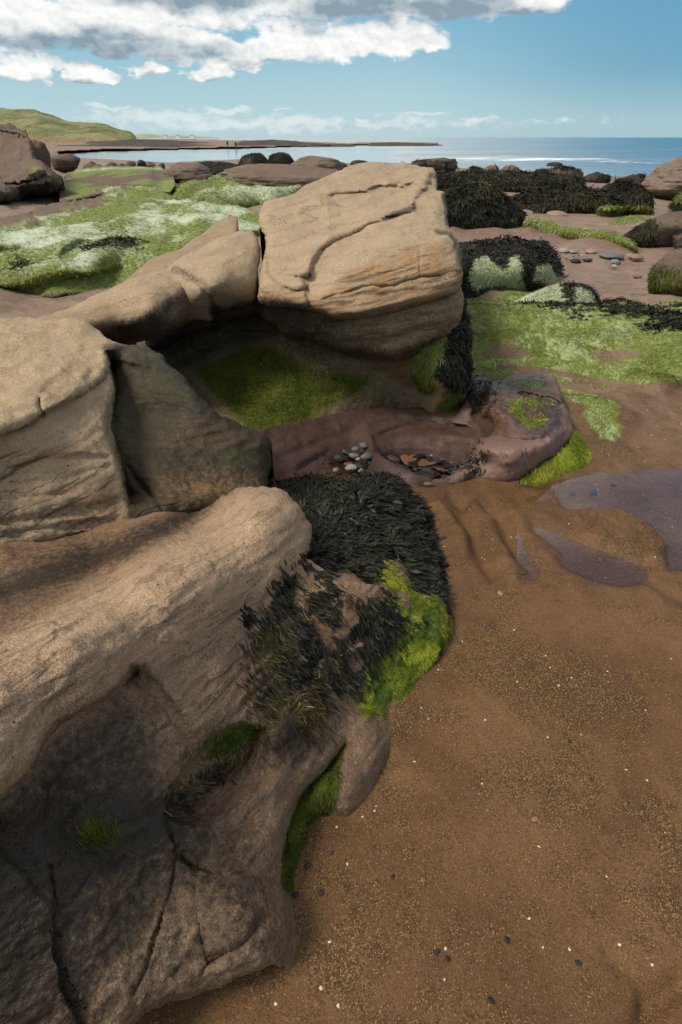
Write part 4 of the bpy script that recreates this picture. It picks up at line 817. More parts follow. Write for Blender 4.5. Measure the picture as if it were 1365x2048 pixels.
def boulder(name, label, cat, px0, px1, pt, pb, zb, mat, seed=1, sub=5, depth=.9, sink=.25, rotz=0.0, cuts=7, cut=(.62, .9), rough=.12, freq=2.0, layer=.04, tone=.5, stain_shade=.2, moss=0.0, pale=0.0, mosslow=True, group=None, embed=.0):
    pc = (px0 + px1) / 2
    f = at(pc, pb, z=zb); t = (f[1]) * CP - (f[2] - CAM[2]) * SP
    w = (px1 - px0) * t / FPX; sx = w / 2; sy = sx * depth
    yc = f[1] + sy * .75; d = rays(pc, pb); cx = f[0] * (yc / f[1])
    sx *= yc / f[1] * .98 if yc / f[1] < 1.5 else 1.3
    ztop = CAM[2] + (yc / rays(pc, pt)[1]) * rays(pc, pt)[2]
    h = ztop - zb; sz = h / (2 - 2 * sink) if sink < .5 else h
    zc = ztop - sz
    V, F = boulder_shape(sub, (sx, sy, sz), seed, cuts, cut, rough, freq, layer=layer)
    V = V * (np.array([sx, sy, sz]) / (np.abs(V).max(0) + 1e-9)); 
    c_, s_ = math.cos(rotz), math.sin(rotz)
    V = V @ np.array([[c_, s_, 0], [-s_, c_, 0], [0, 0, 1]])
    base = np.array([cx, yc, zb]); Vw = V + [cx, yc, zc]
    Nn = vnormals(Vw, F)
    a = attrs_zero(len(V)); hz = (Vw[:, 2] - zb) / max(h, 1e-3)
    n1 = fbm(Vw * (1.6 / max(w, .2)), 4)
    a['tone'] = np.clip(tone + .35 * n1, 0, 1); a['stain_shade'] = np.clip(stain_shade + .4 * n1 + .25 * (hz < .15), 0, 1)
    a['moss'] = np.clip(moss * (1.15 - .6 * hz * mosslow) + .5 * n1 * (moss > 0), 0, 1); a['pale'] = np.clip(pale * (.25 + .9 * hz) + .5 * n1 * (pale > 0), 0, 1)
    o = make_mesh(name, Vw, F, mat, None, a, base=base); tag(o, label, cat, group)
    return o, dict(V=Vw, N=Nn, n=len(Vw), hz=hz, F=F, w=w, h=h)

def drape(o, b, n, mat, mask, L=(.1, .25), Wd=(.02, .04), name='black_seaweed', **kw):
    if mat is M_WRACK:
        mat = M_WRACK_F; n = int(n * 1.5); n = int(n * 1.25); L = (L[0] * .4, L[1] * .55); Wd = (Wd[0] * .42, Wd[1] * .45); kw['lift'] = .06
    if mat is M_ALGAE: mat = M_ALGAE_F
    if name == 'black_seaweed':
        at_ = o.data.attributes['stain_shade']; v = np.zeros(len(o.data.vertices), np.float32); at_.data.foreach_get('value', v); at_.data.foreach_set('value', np.clip(v + 1.2 * np.clip(mask, 0, 1), 0, 1).astype(np.float32))
    face = sstep(-.25, .1, (b['N'] * (CAM - b['V'])).sum(1) / np.linalg.norm(CAM - b['V'], axis=1)) * (b['hz'] > -.05)
    P, N, i = pick(b, mask * face, n)
    st = dict(down=1.0, rand=.5, lift=.25, curl=.6, wiggle=.22); st.update(kw)
    weed_part(name, o, mat, [blades(P, N, rng.uniform(*L, len(P)), rng.uniform(*Wd, len(P)), 4, **st)])

# ---- green shelf on the left: a long low ledge of bedrock
ol = [(-330, 650), (-330, 500), (-100, 440), (0, 438), (60, 424), (120, 404), (200, 384), (270, 364), (330, 372), (345, 392), (400, 412), (470, 416), (515, 426), (530, 440), (535, 470), (480, 485), (430, 505), (380, 520), (330, 545), (250, 580), (205, 597), (150, 606), (110, 615), (60, 605), (0, 601)]
ct = Z((-320, 600, 0), (-320, 520, .4), (0, 598, -.02), (0, 545, .24), (60, 600, -.03), (110, 608, -.04), (150, 590, .02), (60, 560, .17), (130, 540, .24), (200, 590, .0), (200, 525, .30), (0, 490, .44), (130, 480, .40), (60, 455, .36), (0, 445, .25), (250, 440, .32), (120, 412, .10), (200, 400, .2), (260, 555, .12), (300, 375, .10), (450, 422, .22), (400, 465, .34), (400, 500, .22), (500, 440, .25), (330, 500, .30), (330, 535, .15), (520, 465, .2), (350, 440, .30), (340, 400, .12))
sf = [('ledge', [(-330, 575), (0, 560), (90, 572), (190, 560), (250, 540)], 7, .25, 60, 20), ('ledge', [(-60, 510), (60, 482), (130, 470), (215, 452), (260, 452)], 8, .35, 30), ('ledge', [(120, 520), (200, 480), (300, 455), (360, 462)], 8, .35, 30), ('ledge', [(0, 468), (80, 440), (160, 428), (230, 410)], 5, .5, 18), ('ledge', [(330, 440), (400, 425), (470, 432), (520, 440)], 5, .4, 20), ('ledge', [(270, 500), (340, 470), (420, 452), (480, 470)], 7, .3, 30), ('blob', (355, 490, -25), (30, 16), .35), ('blob', (250, 395), (60, 8), .6), ('blob', (235, 540, -20), (40, 22), .25)]
S1 = relief(ol, ct, 3.5, 8, .1, sf, warp=2, back=.4, drop=-.5)
def flowz(r, amp, sx, sy, seed):
    V = r['V']; q = np.stack([V[:, 0] * sx - V[:, 1] * sx * .5, V[:, 1] * sy, V[:, 2] * 0 + seed], -1)
    return amp * (1.2 * fbm(q, 3, .42) + .35 * fbm(q * 2.1 + 7, 2, .4, True) - .12)
S1['V'][:, 2] += flowz(S1, .20, .55, .42, 3) * (np.arange(len(S1['V'])) < S1['n']); S1['N'] = vnormals(S1['V'], S1['F'])
if (S1['N'][:S1['n']] * (CAM - S1['V'][:S1['n']])).sum() < 0: S1['N'] *= -1
px, py = S1['px'], S1['py']; a = attrs_zero(len(px)); V = S1['V']
qv = np.stack([V[:, 0] * .9 + V[:, 1] * .25, V[:, 1] * .42 - V[:, 0] * .25, 0 * V[:, 2]], -1); n1 = fbm(qv + 3.3, 3); n2 = fbm(V * [2.5, 1.5, 2] + 11, 4)
up = S1['N'][:, 2]
hairy = np.clip(1 - .8 * lmask(px, py, [(200, 392), (110, 418), (0, 442)], 9) - .9 * pmask(px, py, [(60, 420), (200, 385), (270, 365), (330, 370), (280, 400), (200, 420), (130, 440), (20, 455)], 16) * sstep(-.05, .3, n2), 0, 1)
topm = sstep(.45, .9, up)
a['pale'] = np.clip((.16 + .66 * sstep(-.45, .45, .8 * n1 + .5 * n2) * sstep(590, 530, py) * sstep(.45, .92, up) + .2 * bmask(px, py, 90, 500, 130, 40)) * hairy, 0, 1)
a['moss'] = np.clip(1.0 * hairy, 0, 1); a['tone'] = .35 + 0 * px
a['stain_shade'] = .8 * pmask(px, py, [(-330, 660), (-330, 610), (0, 590), (110, 600), (200, 592), (230, 605), (100, 640)], 8); a['moss'] *= 1 - .8 * a['stain_shade']  # front base band: shade of the undercut put into the colour
shelf = make_mesh('algae_covered_shelf', S1['V'], S1['F'], M_SHELF, None, a, base=at(150, 600, z=0))
tag(shelf, 'wide low rock shelf coated in green and bleached white algae, left of the tall block', 'rock')
hm = hairy * np.ones(len(px))
P, N, i = pick(S1, hm * (1 - a['stain_shade'] * .9), 26000); dd = np.linalg.norm(P - CAM, axis=1)
w_ = rng.uniform(size=len(P)) < (a['pale'][i] * .6)
for nm, mt, sel in (('green_algae', M_ALGAE, ~w_), ('bleached_algae', M_PALGAE, w_)):
    weed_part(nm, shelf, M_ALGAE_F if mt is M_ALGAE else mt, [blades(P[sel], N[sel], rng.uniform(.02, .055, sel.sum()) * dd[sel] / 9, rng.uniform(.003, .0055, sel.sum()) * dd[sel] / 8, 3, 1.0, .6, .07, .7, .25)])
bm_ = np.clip(bmask(px, py, 250, 488, 20, 14) + .8 * lmask(px, py, [(180, 512), (205, 500), (222, 490)], 5) + .6 * bmask(px, py, 40, 520, 14, 5), 0, 1)
P, N, i = pick(S1, bm_, 1300)
weed_part('black_seaweed', shelf, M_WRACK_F, [blades(P, N, rng.uniform(.04, .10, len(P)), rng.uniform(.010, .02, len(P)), 4, .6, .8, .18, .5, .35)])
# second shelf beyond it
ol = [(320, 420), (345, 396), (362, 372), (400, 362), (440, 352), (452, 360), (500, 372), (560, 374), (600, 373), (612, 380), (600, 396), (560, 404), (525, 416), (470, 414), (400, 420)]
ct = Z((330, 418, .0), (380, 372, .42), (440, 355, .35), (470, 385, .34), (400, 412, .05), (520, 410, .05), (560, 376, .36), (600, 376, .34), (600, 395, .1), (420, 390, .32), (540, 395, .22))
S2 = relief(ol, ct, 3, 7, .15, (), warp=2, back=.5, drop=-.5)
S2['V'][:, 2] += flowz(S2, .16, .5, .25, 8) * (np.arange(len(S2['V'])) < S2['n']); S2['N'] = vnormals(S2['V'], S2['F'])
if (S2['N'][:S2['n']] * (CAM - S2['V'][:S2['n']])).sum() < 0: S2['N'] *= -1
px, py = S2['px'], S2['py']; a = attrs_zero(len(px)); n1 = fbm(S2['V'] * [.9, .5, 1], 4)
a['moss'] = .95 + 0 * px; a['pale'] = np.clip(.25 + .6 * sstep(-.2, .4, n1) + .3 * bmask(px, py, 560, 385, 50, 15), 0, 1) * sstep(414, 400, py + 6 * n1)
o = make_mesh('algae_covered_shelf', S2['V'], S2['F'], M_SHELF, None, a, base=at(460, 410, z=0))
tag(o, 'small green algae shelf between the wide shelf and the long brown ledge', 'rock')
P, N, i = pick(S2, np.ones(len(px)), 7000); w_ = rng.uniform(size=len(P)) < a['pale'][i] * .7; dd = np.linalg.norm(P - CAM, axis=1)
for nm, mt, sel in (('green_algae', M_ALGAE, ~w_), ('bleached_algae', M_PALGAE, w_)):
    weed_part(nm, o, M_ALGAE_F if mt is M_ALGAE else mt, [blades(P[sel], N[sel], rng.uniform(.06, .14, sel.sum()), rng.uniform(.006, .012, sel.sum()), 3, 1.0, .6, .08, .7, .25)])
# brown flat ledge behind the shelves
ol = [(120, 408), (118, 372), (135, 345), (190, 333), (260, 332), (320, 334), (345, 345), (352, 372), (340, 384), (300, 390), (262, 372), (200, 392)]
S3 = relief(ol, Z((120, 405, .05), (130, 350, .0), (200, 338, -.1), (320, 338, -.1), (345, 375, .25), (320, 385, .05), (262, 370, .12), (230, 355, .12), (300, 358, .22), (180, 380, .1)), 2.5, 4, .1, (), warp=1, back=.5, drop=-.8)
S3['V'][:, 2] += flowz(S3, .10, .3, .12, 5) * (np.arange(len(S3['V'])) < S3['n'])
px, py = S3['px'], S3['py']; a = attrs_zero(len(px)); n1 = fbm(S3['V'] * [.6, .25, 1], 4)
a['tone'] += .25; a['stain_shade'] = np.clip(.25 + .4 * n1, 0, 1); gg = np.clip(.9 * sstep(-.02, .3, n1) + bmask(px, py, 335, 372, 22, 16) + .8 * bmask(px, py, 140, 372, 24, 14) + lmask(px, py, [(150, 345), (220, 338), (320, 338)], 6), 0, 1); a['moss'] = gg; a['pale'] = gg * np.clip(.6 * lmask(px, py, [(150, 342), (220, 336), (320, 336)], 6) + .5 * bmask(px, py, 335, 360, 20, 10), 0, 1)
o = make_mesh('brown_rock_flat', S3['V'], S3['F'], M_SHELF, None, a, base=at(240, 370, z=0))
tag(o, 'flat brown rock with green patches, beside the dark cliff-like boulder at the left edge', 'rock')

# ---- named boulders of the middle distance (px0, px1, top, base, ground level)
bl = boulder
ol = [(-330, 260), (-150, 246), (0, 252), (29, 253), (50, 259), (61, 274), (64, 291), (70, 315), (88, 325), (100, 338), (117, 357), (131, 373), (126, 380), (108, 389), (59, 396), (0, 406), (-150, 420), (-330, 410)]
ct = Y((-300, 262, 25), (-150, 250, 24.5), (0, 255, 24), (50, 262, 23.5), (62, 285, 21.5), (70, 318, 19.6), (90, 330, 19.2), (116, 358, 18.9), (-300, 330, 20), (0, 320, 20), (40, 345, 18.6), (0, 375, 17.6)) + Z((128, 375, .1), (108, 388, .0), (59, 396, -.02), (0, 406, -.02), (-300, 412, -.02), (70, 375, .35), (0, 388, .4))
K = relief(ol, ct, 2.0, 9, .5, [('crack', [(0, 372), (30, 368), (60, 360), (100, 345)], 2, .3), ('ledge', [(0, 366), (40, 360), (70, 345)], 2, -.35, 12), ('crack', [(25, 395), (40, 383), (70, 376), (105, 372)], 1.5, .2), ('crack', [(0, 262), (30, 268), (55, 275)], 2, .4)], disp=[(.6, .35, 4), (2.5, .10, 4), (7, .03, 3)], warp=1, back=2.0, drop=-.5)
px, py = K['px'], K['py']; a = attrs_zero(len(px)); n1 = fbm(K['V'] * .5, 4)
a['tone'] = np.clip(.38 + .3 * n1 - .3 * sstep(362, 372, py), 0, 1); a['stain_shade'] = np.clip(.2 + .35 * sstep(360, 372, py) + .5 * n1 + .4 * bmask(px, py, 30, 256, 50, 6), 0, 1); a['moss'] = np.clip(.55 * bmask(px, py, 75, 338, 30, 12, 15) + .3 * bmask(px, py, 40, 345, 30, 12), 0, 1)
o = make_mesh('cliff_boulder', K['V'], K['F'], M_SHELF, None, a, base=at(30, 400, z=0)); tag(o, 'big dark brown boulder at the left edge with a smooth grey foot and green streak', 'rock')
o, b = bl('cliff_boulder', 'squarish cracked boulder standing against the big dark boulder at the left edge', 'rock', 66, 118, 276, 372, -.1, M_BOULDER, 34, 5, 1.0, .1, 0, 9, (.6, .8), .18, 2.2, .05, .3, .4, .1)
o, b = bl('dark_boulder', 'low dark boulder with a green side, right of the squarish cracked boulder', 'rock', 108, 166, 307, 340, -.35, M_BOULDER, 5, 5, 1.0, .2, 0, 7, (.6, .9), .14, 2, .05, .25, .5, .35)
o, b = bl('brown_boulder', 'rounded brown boulder between the brown flat and the long ledge', 'rock', 330, 432, 326, 368, -.1, M_BOULDER, 9, 5, .8, .2, 0, 8, (.6, .95), .15, 1.8, .07, .4, .15, .12)
o, b = bl('long_ledge', 'long brown rock ledge with black weed along its front, behind the small green shelf', 'rock', 432, 720, 328, 384, -.12, M_BOULDER, 14, 6, .5, .2, 0, 6, (.6, .9), .14, 1.8, .05, .42, .1, .05)
drape(o, b, 2200, M_WRACK, sstep(.35, .2, b['hz']) * sstep(-.2, .2, fbm(b['V'] * .8, 3)), (.2, .4), (.03, .06))
o, b = bl('brown_mound', 'smooth brown mound behind the long ledge, nearest the lagoon', 'rock', 572, 702, 311, 346, -.3, M_BOULDER, 15, 5, .6, .3, 0, 7, (.6, .95), .16, 1.6, .07, .4, .12, .1)
o, b = bl('weedy_mound', 'dark domed rock with weed behind the long ledge, right one of the pair', 'rock', 535, 590, 304, 340, -.4, M_BOULDER, 16, 5, .9, .3, 0, 5, (.7, .95), .08, 1.6, .03, .15, .55, .25)
drape(o, b, 2200, M_WRACK, sstep(-.5, .2, fbm(b['V'] * 1.1, 3)), (.15, .3), (.03, .06))
o, b = bl('weedy_mound', 'dark domed rock with weed behind the long ledge, left one of the pair', 'rock', 480, 548, 307, 342, -.4, M_BOULDER, 17, 5, .9, .3, 0, 5, (.7, .95), .08, 1.6, .03, .2, .5, .25)
drape(o, b, 2200, M_WRACK, sstep(-.5, .2, fbm(b['V'] * 1.1, 3)), (.15, .3), (.03, .06))
o, b = bl('dark_ledge', 'low black weed covered ledge along the lagoon, left of the domed rocks', 'rock', 380, 500, 320, 346, -.4, M_BOULDER, 18, 5, .4, .3, 0, 5, (.6, .95), .2, 2.2, .05, .1, .8, .1)
drape(o, b, 1500, M_WRACK, np.ones(len(b['V'])), (.15, .3), (.03, .06))
o, b = bl('small_rock', 'small black rock peeping over the tall block by the lagoon', 'rock', 700, 738, 319, 332, -.6, M_BOULDER, 19, 4, .8, .3, 0, 6, (.6, .95), .15, 2, .05, .1, .8, .0)
# band of low broken rocks along the lagoon edge
for k in range(17):
    x0 = 160 + k * 15.5 + rng.uniform(-5, 5); w = rng.uniform(16, 34); tp = rng.uniform(321, 329) - 4 * (k in (3, 7)); bt = rng.uniform(333, 340)
    tone_, st_, ms_ = [(.3, .45, .05), (.1, .85, .1), (.45, .15, .0)][k % 3]
    o, b = bl('shore_rock', ['low grey brown rock in the broken row along the lagoon edge', 'low black rock in the broken row along the lagoon edge', 'low pale brown rock in the broken row along the lagoon edge'][k % 3], 'rock', x0, x0 + w, tp, bt, -.55, M_BOULDER, 60 + k, 4, .8, .3, rng.uniform(0, 3), 7, (.55, .9), .22, 2.2, .05, tone_, st_, ms_, group='broken rocks along the lagoon edge')

# ---- right-hand side
o, b = bl('weedy_rock', 'big black weed covered rock just right of the tall block, red sandstone showing underneath', 'rock', 800, 1052, 366, 466, -.05, M_BOULDER, 71, 6, .55, .15, 0, 6, (.62, .95), .12, 1.6, .03, .35, .3, .1)
drape(o, b, 11000, M_WRACK, sstep(.14, .22, b['hz'] + .06 * fbm(b['V'] * 2, 2)), (.15, .36), (.022, .05), rand=.3, lift=.3)
gmk = sstep(.8, 1, b['hz']) * sstep(.15, .35, fbm(b['V'] * 1.2 + 4, 3))
drape(o, b, 500, M_ALGAE, gmk, (.03, .06), (.008, .016), 'green_algae')
o, b = bl('weedy_rock', 'long black weed covered rock behind the green ridge, nearest the pale sand', 'rock', 985, 1235, 376, 428, -.1, M_BOULDER, 72, 6, .5, .15, 0, 6, (.6, .95), .16, 1.8, .03, .35, .3, .1)
drape(o, b, 9000, M_WRACK, sstep(.06, .14, b['hz']), (.2, .45), (.03, .06), rand=.3, lift=.3)
o, b = bl('weedy_rock', 'black weed covered rock with a blunt right end beside the pale pitted boulder', 'rock', 1180, 1296, 364, 424, -.1, M_BOULDER, 73, 5, .8, .15, 0, 6, (.6, .95), .14, 1.8, .03, .35, .35, .1)
drape(o, b, 5000, M_WRACK, sstep(.02, .1, b['hz']) * sstep(-.55, -.3, fbm(b['V'] * .9 + 2, 2)), (.2, .45), (.03, .06), rand=.3, lift=.3)
o, b = bl('weedy_rock', 'flat stretch of black weed covered rock behind the big weedy rock', 'rock', 850, 1160, 342, 384, -.35, M_BOULDER, 74, 6, .5, .25, 0, 6, (.6, .95), .14, 2.2, .03, .3, .5, .1)
drape(o, b, 7000, M_WRACK, np.ones(len(b['V'])) * (b['hz'] > .0), (.25, .5), (.04, .08), rand=.4, lift=.3)
drape(o, b, 260, M_ALGAE, sstep(.55, .9, b['hz']) * sstep(.2, .35, fbm(b['V'] * .7 + 4, 3)), (.06, .12), (.015, .03), 'green_algae')
sp = [(815, 936, 314, 350, .25, .5, 'broad dark rock at the water, highest of the rocks behind the flat weedy stretch'), (932, 968, 334, 348, .15, .6, 'low black rock at the water between the broad dark rock and the squared one'), (966, 996, 330, 352, .4, .3, 'small squared greenish rock at the water edge'),
      (996, 1050, 328, 356, .3, .4, 'humped greenish rock at the water edge beside the small squared one'), (1058, 1110, 338, 362, .1, .7, 'low dark rock at the water left of the knobbly peaked rock'), (1092, 1166, 332, 368, .3, .45, 'knobbly peaked brown rock topped with weed at the water edge'), (1164, 1216, 343, 366, .1, .8, 'smooth black rock at the water right of the knobbly peaked rock'), (1226, 1296, 344, 374, .15, .7, 'black rock at the water next to the pale pitted boulder')]
for k, (x0, x1, tp, bt, tn, stn, lb) in enumerate(sp):
    o, b = bl('shore_rock', lb, 'rock', x0, x1, tp, bt, -.6, M_BOULDER, 90 + k, 5, .8, .25, 0, 8, (.55, .9), .2, 2.2, .05, tn, stn, .15, group='rocks along the water edge')
    drape(o, b, 500, M_WRACK, sstep(.0, .35, fbm(b['V'] * .8 + k, 3)), (.25, .5), (.05, .1))
o, b = bl('sea_rock', 'small black rock standing alone in the sea', 'rock', 1090, 1127, 324, 334, -1.05, M_BOULDER, 111, 4, .6, .3, 0, 7, (.6, .9), .2, 2, .05, .1, .9, .0)
o, b = bl('pitted_boulder', 'large pale brown boulder with pitted undercut side, at the right edge by the sea', 'rock', 1284, 1470, 306, 400, -.15, M_BOULDER, 121, 6, .9, .12, 0, 7, (.65, .95), .16, 1.8, .07, .62, .2, .06)
o, b = bl('weedy_rock', 'dark weedy rock with a green top at the right edge', 'rock', 1332, 1430, 384, 432, -.1, M_BOULDER, 122, 5, .8, .15, 0, 5, (.7, .95), .1, 1.6, .03, .2, .6, .2)
drape(o, b, 2500, M_WRACK, sstep(.72, .6, b['hz']), (.1, .25), (.02, .04)); drape(o, b, 1200, M_ALGAE, sstep(.6, .75, b['hz']), (.06, .12), (.006, .012), 'green_algae')
o, b = bl('grey_boulder', 'smooth slate grey boulder lying on green algae at the right edge', 'rock', 1305, 1440, 422, 452, -.08, M_BOULDER, 123, 5, .8, .2, 0, 6, (.65, .95), .08, 1.6, .02, .2, .45, .0)
o, b = bl('weedy_boulder', 'grey boulder with black weed combed over its left half', 'rock', 1246, 1362, 433, 498, -.03, M_BOULDER, 124, 5, .85, .15, 0, 7, (.62, .9), .12, 1.8, .05, .45, .3, .1)
lft = sstep(at(1315, 470, z=.2)[0] + .12, at(1290, 470, z=.2)[0], b['V'][:, 0])
drape(o, b, 2600, M_WRACK, lft * (b['hz'] > .1), (.10, .22), (.012, .025), rand=.3)
o, b = bl('dark_boulder', 'dark wet stone tucked behind the big brown boulder on the right', 'rock', 1330, 1420, 462, 505, .0, M_BOULDER, 125, 5, .9, .2, 0, 7, (.62, .9), .14, 1.8, .04, .2, .6, .05)
o, b = bl('brown_boulder', 'big brown boulder with green lower side, standing on sand at the right edge', 'rock', 1276, 1440, 494, 612, .05, M_BOULDER, 126, 6, .85, .08, 0, 8, (.68, .95), .07, 1.6, .02, .22, .3, .4)
drape(o, b, 1500, M_DALGAE, sstep(.75, .5, b['hz']) * sstep(-.2, .2, fbm(b['V'] * 2.2, 3)), (.03, .06), (.004, .008), 'dark_algae')

# ---- algae rocks on the right
def algae_lump(name, label, ol, ct, n, black=None, nb=0, pale=.3, bare=None, seed=1, L=(.05, .12), amp=.06):
    S = relief(ol, ct, 3, 10, .10, (), warp=2, back=.4, drop=-.3)
    S['V'][:, 2] += flowz(S, amp, .9, .7, seed) * (np.arange(len(S['V'])) < S['n']); S['N'] = vnormals(S['V'], S['F'])
    if (S['N'][:S['n']] * (CAM - S['V'][:S['n']])).sum() < 0: S['N'] *= -1
    px, py = S['px'], S['py']; a = attrs_zero(len(px)); n1 = fbm(S['V'] * 1.6 + seed, 4)
    br = np.zeros(len(px)) if bare is None else bare(px, py)
    bk = np.zeros(len(px)) if black is None else black(px, py)
    a['moss'] = np.clip(1 - br, 0, 1); a['pale'] = np.clip(pale + .5 * n1, 0, 1) * (1 - br); a['tone'] += .4; a['stain_shade'] = np.clip(.9 * bk, 0, 1); a['moss'] *= 1 - .9 * bk; a['pale'] *= 1 - bk
    o = make_mesh(name, S['V'], S['F'], M_SHELF, None, a, base=at(np.mean([q[0] for q in ol]), max(q[1] for q in ol), z=0)); tag(o, label, 'rock')
    P, N, i = pick(S, np.clip(1 - br - bk, 0, 1), n); w_ = rng.uniform(size=len(P)) < a['pale'][i] * .9; dd = np.linalg.norm(P - CAM, axis=1)
    for nm, mt, sel in (('green_algae', M_ALGAE, ~w_), ('bleached_algae', M_PALGAE, w_)):
        if sel.sum() > 5: weed_part(nm, o, M_ALGAE_F if mt is M_ALGAE else mt, [blades(P[sel], N[sel], rng.uniform(*L, sel.sum()) * .35 * dd[sel] / 7, rng.uniform(.002, .0045, sel.sum()) * dd[sel] / 6, 3, 1.0, .4, .08, .7, .22)])
    if nb:
        P, N, i = pick(S, bk, nb); dd = np.linalg.norm(P - CAM, axis=1)
        weed_part('black_seaweed', o, M_WRACK, [blades(P, N, rng.uniform(.035, .075, len(P)) * dd / 7, rng.uniform(.008, .015, len(P)) * dd / 7, 4, .8, .7, .22, .5, .34)])
    return o
green1 = [(935, 575), (938, 545), (950, 522), (972, 512), (990, 528), (1004, 540), (1015, 518), (1035, 512), (1044, 530), (1048, 556), (1062, 575), (1060, 586)]
green2 = [(1062, 565), (1068, 540), (1080, 526), (1098, 520), (1108, 535), (1124, 548), (1130, 562), (1100, 572)]
algae_lump('weed_topped_rock', 'rock with a black seaweed cap and pale green algae streaming down its front', [(900, 600), (900, 500), (918, 485), (960, 484), (1030, 483), (1090, 490), (1108, 505), (1118, 530), (1130, 560), (1128, 575), (1085, 580), (1065, 590), (1000, 592)],
           Z((910, 595, .16), (905, 500, .42), (960, 487, .46), (1090, 493, .42), (1112, 520, .30), (1126, 565, .06), (1060, 582, .10), (1000, 585, .12), (960, 540, .38), (1030, 540, .36), (1085, 540, .30)), 6000,
           lambda x, y: np.clip(1 - pmask(x, y, green1, 5) - pmask(x, y, green2, 5) - sstep(582, 590, y), 0, 1) * (y < 588), 6500, .66, None, 3)
algae_lump('bleached_rock', 'bleached white hump of algae with black weed along its crest', [(1020, 612), (1050, 592), (1090, 575), (1130, 565), (1165, 566), (1185, 575), (1197, 592), (1199, 606), (1170, 614), (1100, 618)],
           Z((1025, 612, .20), (1090, 578, .30), (1150, 567, .34), (1190, 582, .26), (1198, 606, .16), (1110, 614, .2), (1150, 600, .26)), 3500,
           lambda x, y: np.clip(.9 * lmask(x, y, [(1130, 567), (1165, 567), (1185, 576)], 4) + bmask(x, y, 1138, 582, 9, 12) + lmask(x, y, [(1190, 582), (1199, 605)], 4), 0, 1), 500, .8, None, 5)
algae_lump('green_ridge', 'long green algae ridge running across the pink sandstone', [(1042, 458), (1050, 442), (1065, 436), (1090, 438), (1118, 452), (1160, 458), (1200, 460), (1240, 470), (1268, 486), (1276, 502), (1255, 494), (1200, 480), (1130, 476), (1100, 470), (1060, 462)],
           Z((1045, 457, .0), (1062, 438, .22), (1100, 448, .2), (1160, 462, .17), (1240, 473, .17), (1274, 500, .06), (1200, 478, .08), (1100, 468, .05), (1130, 462, .16)), 4500, None, 0, .18, None, 7, amp=.03)
algae_lump('green_ridge', 'short rounded green algae ridge on pale sand in front of the long weedy rock', [(1194, 428), (1196, 414), (1215, 413), (1260, 414), (1295, 412), (1308, 420), (1311, 430), (1280, 434), (1230, 434)],
           Z((1196, 430, -.12), (1200, 416, .12), (1260, 416, .12), (1305, 420, .1), (1308, 431, -.1), (1240, 433, -.1)), 2000, None, 0, .15, None, 8, amp=.02)
algae_lump('green_patch_rock', 'bright green algae slab wedged between the two biggest weedy rocks', [(1005, 412), (1015, 395), (1040, 391), (1065, 394), (1085, 408), (1095, 413), (1060, 420), (1020, 422)],
           Z((1010, 412, -.05), (1020, 396, .05), (1065, 396, .05), (1090, 411, -.08), (1040, 420, -.1)), 2000, None, 0, .05, None, 9, amp=.03)
algae_lump('green_patch_rock', 'low bright green algae slab behind the grey boulder with combed weed', [(1215, 455), (1228, 440), (1260, 434), (1320, 436), (1380, 442), (1430, 452), (1400, 466), (1300, 458), (1250, 462)],
           Z((1220, 455, -.05), (1235, 440, .03), (1320, 438, .02), (1420, 452, .0), (1300, 458, -.06), (1240, 460, -.06)), 2000, None, 0, .1, None, 10, amp=.03)
# ================================================================== PEBBLES AND SMALL STONES
tp = NT('pebble_stone'); p = tp.pos(True); oi = tp.n('ShaderNodeObjectInfo')
c = tp.mix(tp.rng_(tp.noise(p, 40, 4, .6), .3, .7), [.65] * 3, [1.2] * 3)
c = tp.mix(1.0, oi.outputs['Color'], c, 'MULTIPLY')
M_PEB = tp.finish(c, .55, tp.bump(tp.noise(p, 120, 4, .6), .4, .003), .35)
_pm = {}
def pebble(name, label, cat, pos, size, col, kind=0, rotz=0.0, tilt=0.0, group=None):
    """size = half lengths; shapes are shared between stones, each stone its own object"""
    key = (kind,)
    if key not in _pm:
        V, F = boulder_shape(3, (1, 1, 1), 200 + kind, 8 if kind % 2 else 5, (.42, .72) if kind % 2 else (.66, .95), .05 if kind % 2 else .10, 1.5, layer=0, sharp=40 if kind % 2 else 12)
        V = V / np.abs(V).max(0)
        me = bpy.data.meshes.new(name); me.from_pydata(V.tolist(), [], F.tolist()); me.polygons.foreach_set('use_smooth', np.ones(len(me.polygons), bool)); me.materials.append(M_PEB); _pm[key] = me
    o = bpy.data.objects.new(name, _pm[key]); COL.objects.link(o)
    o.location = pos; o.scale = size; o.rotation_euler = (tilt, tilt * .6, rotz); o.color = (*col, 1)
    return tag(o, label, cat, group)
GREY = (.075, .08, .085); PALE = (.26, .25, .22); WARM = (.22, .12, .06); DARK = (.022, .025, .03); ORG = (.30, .12, .035); WHITE = (.55, .5, .42); BLU = (.045, .055, .065); OLV = (.06, .058, .03)
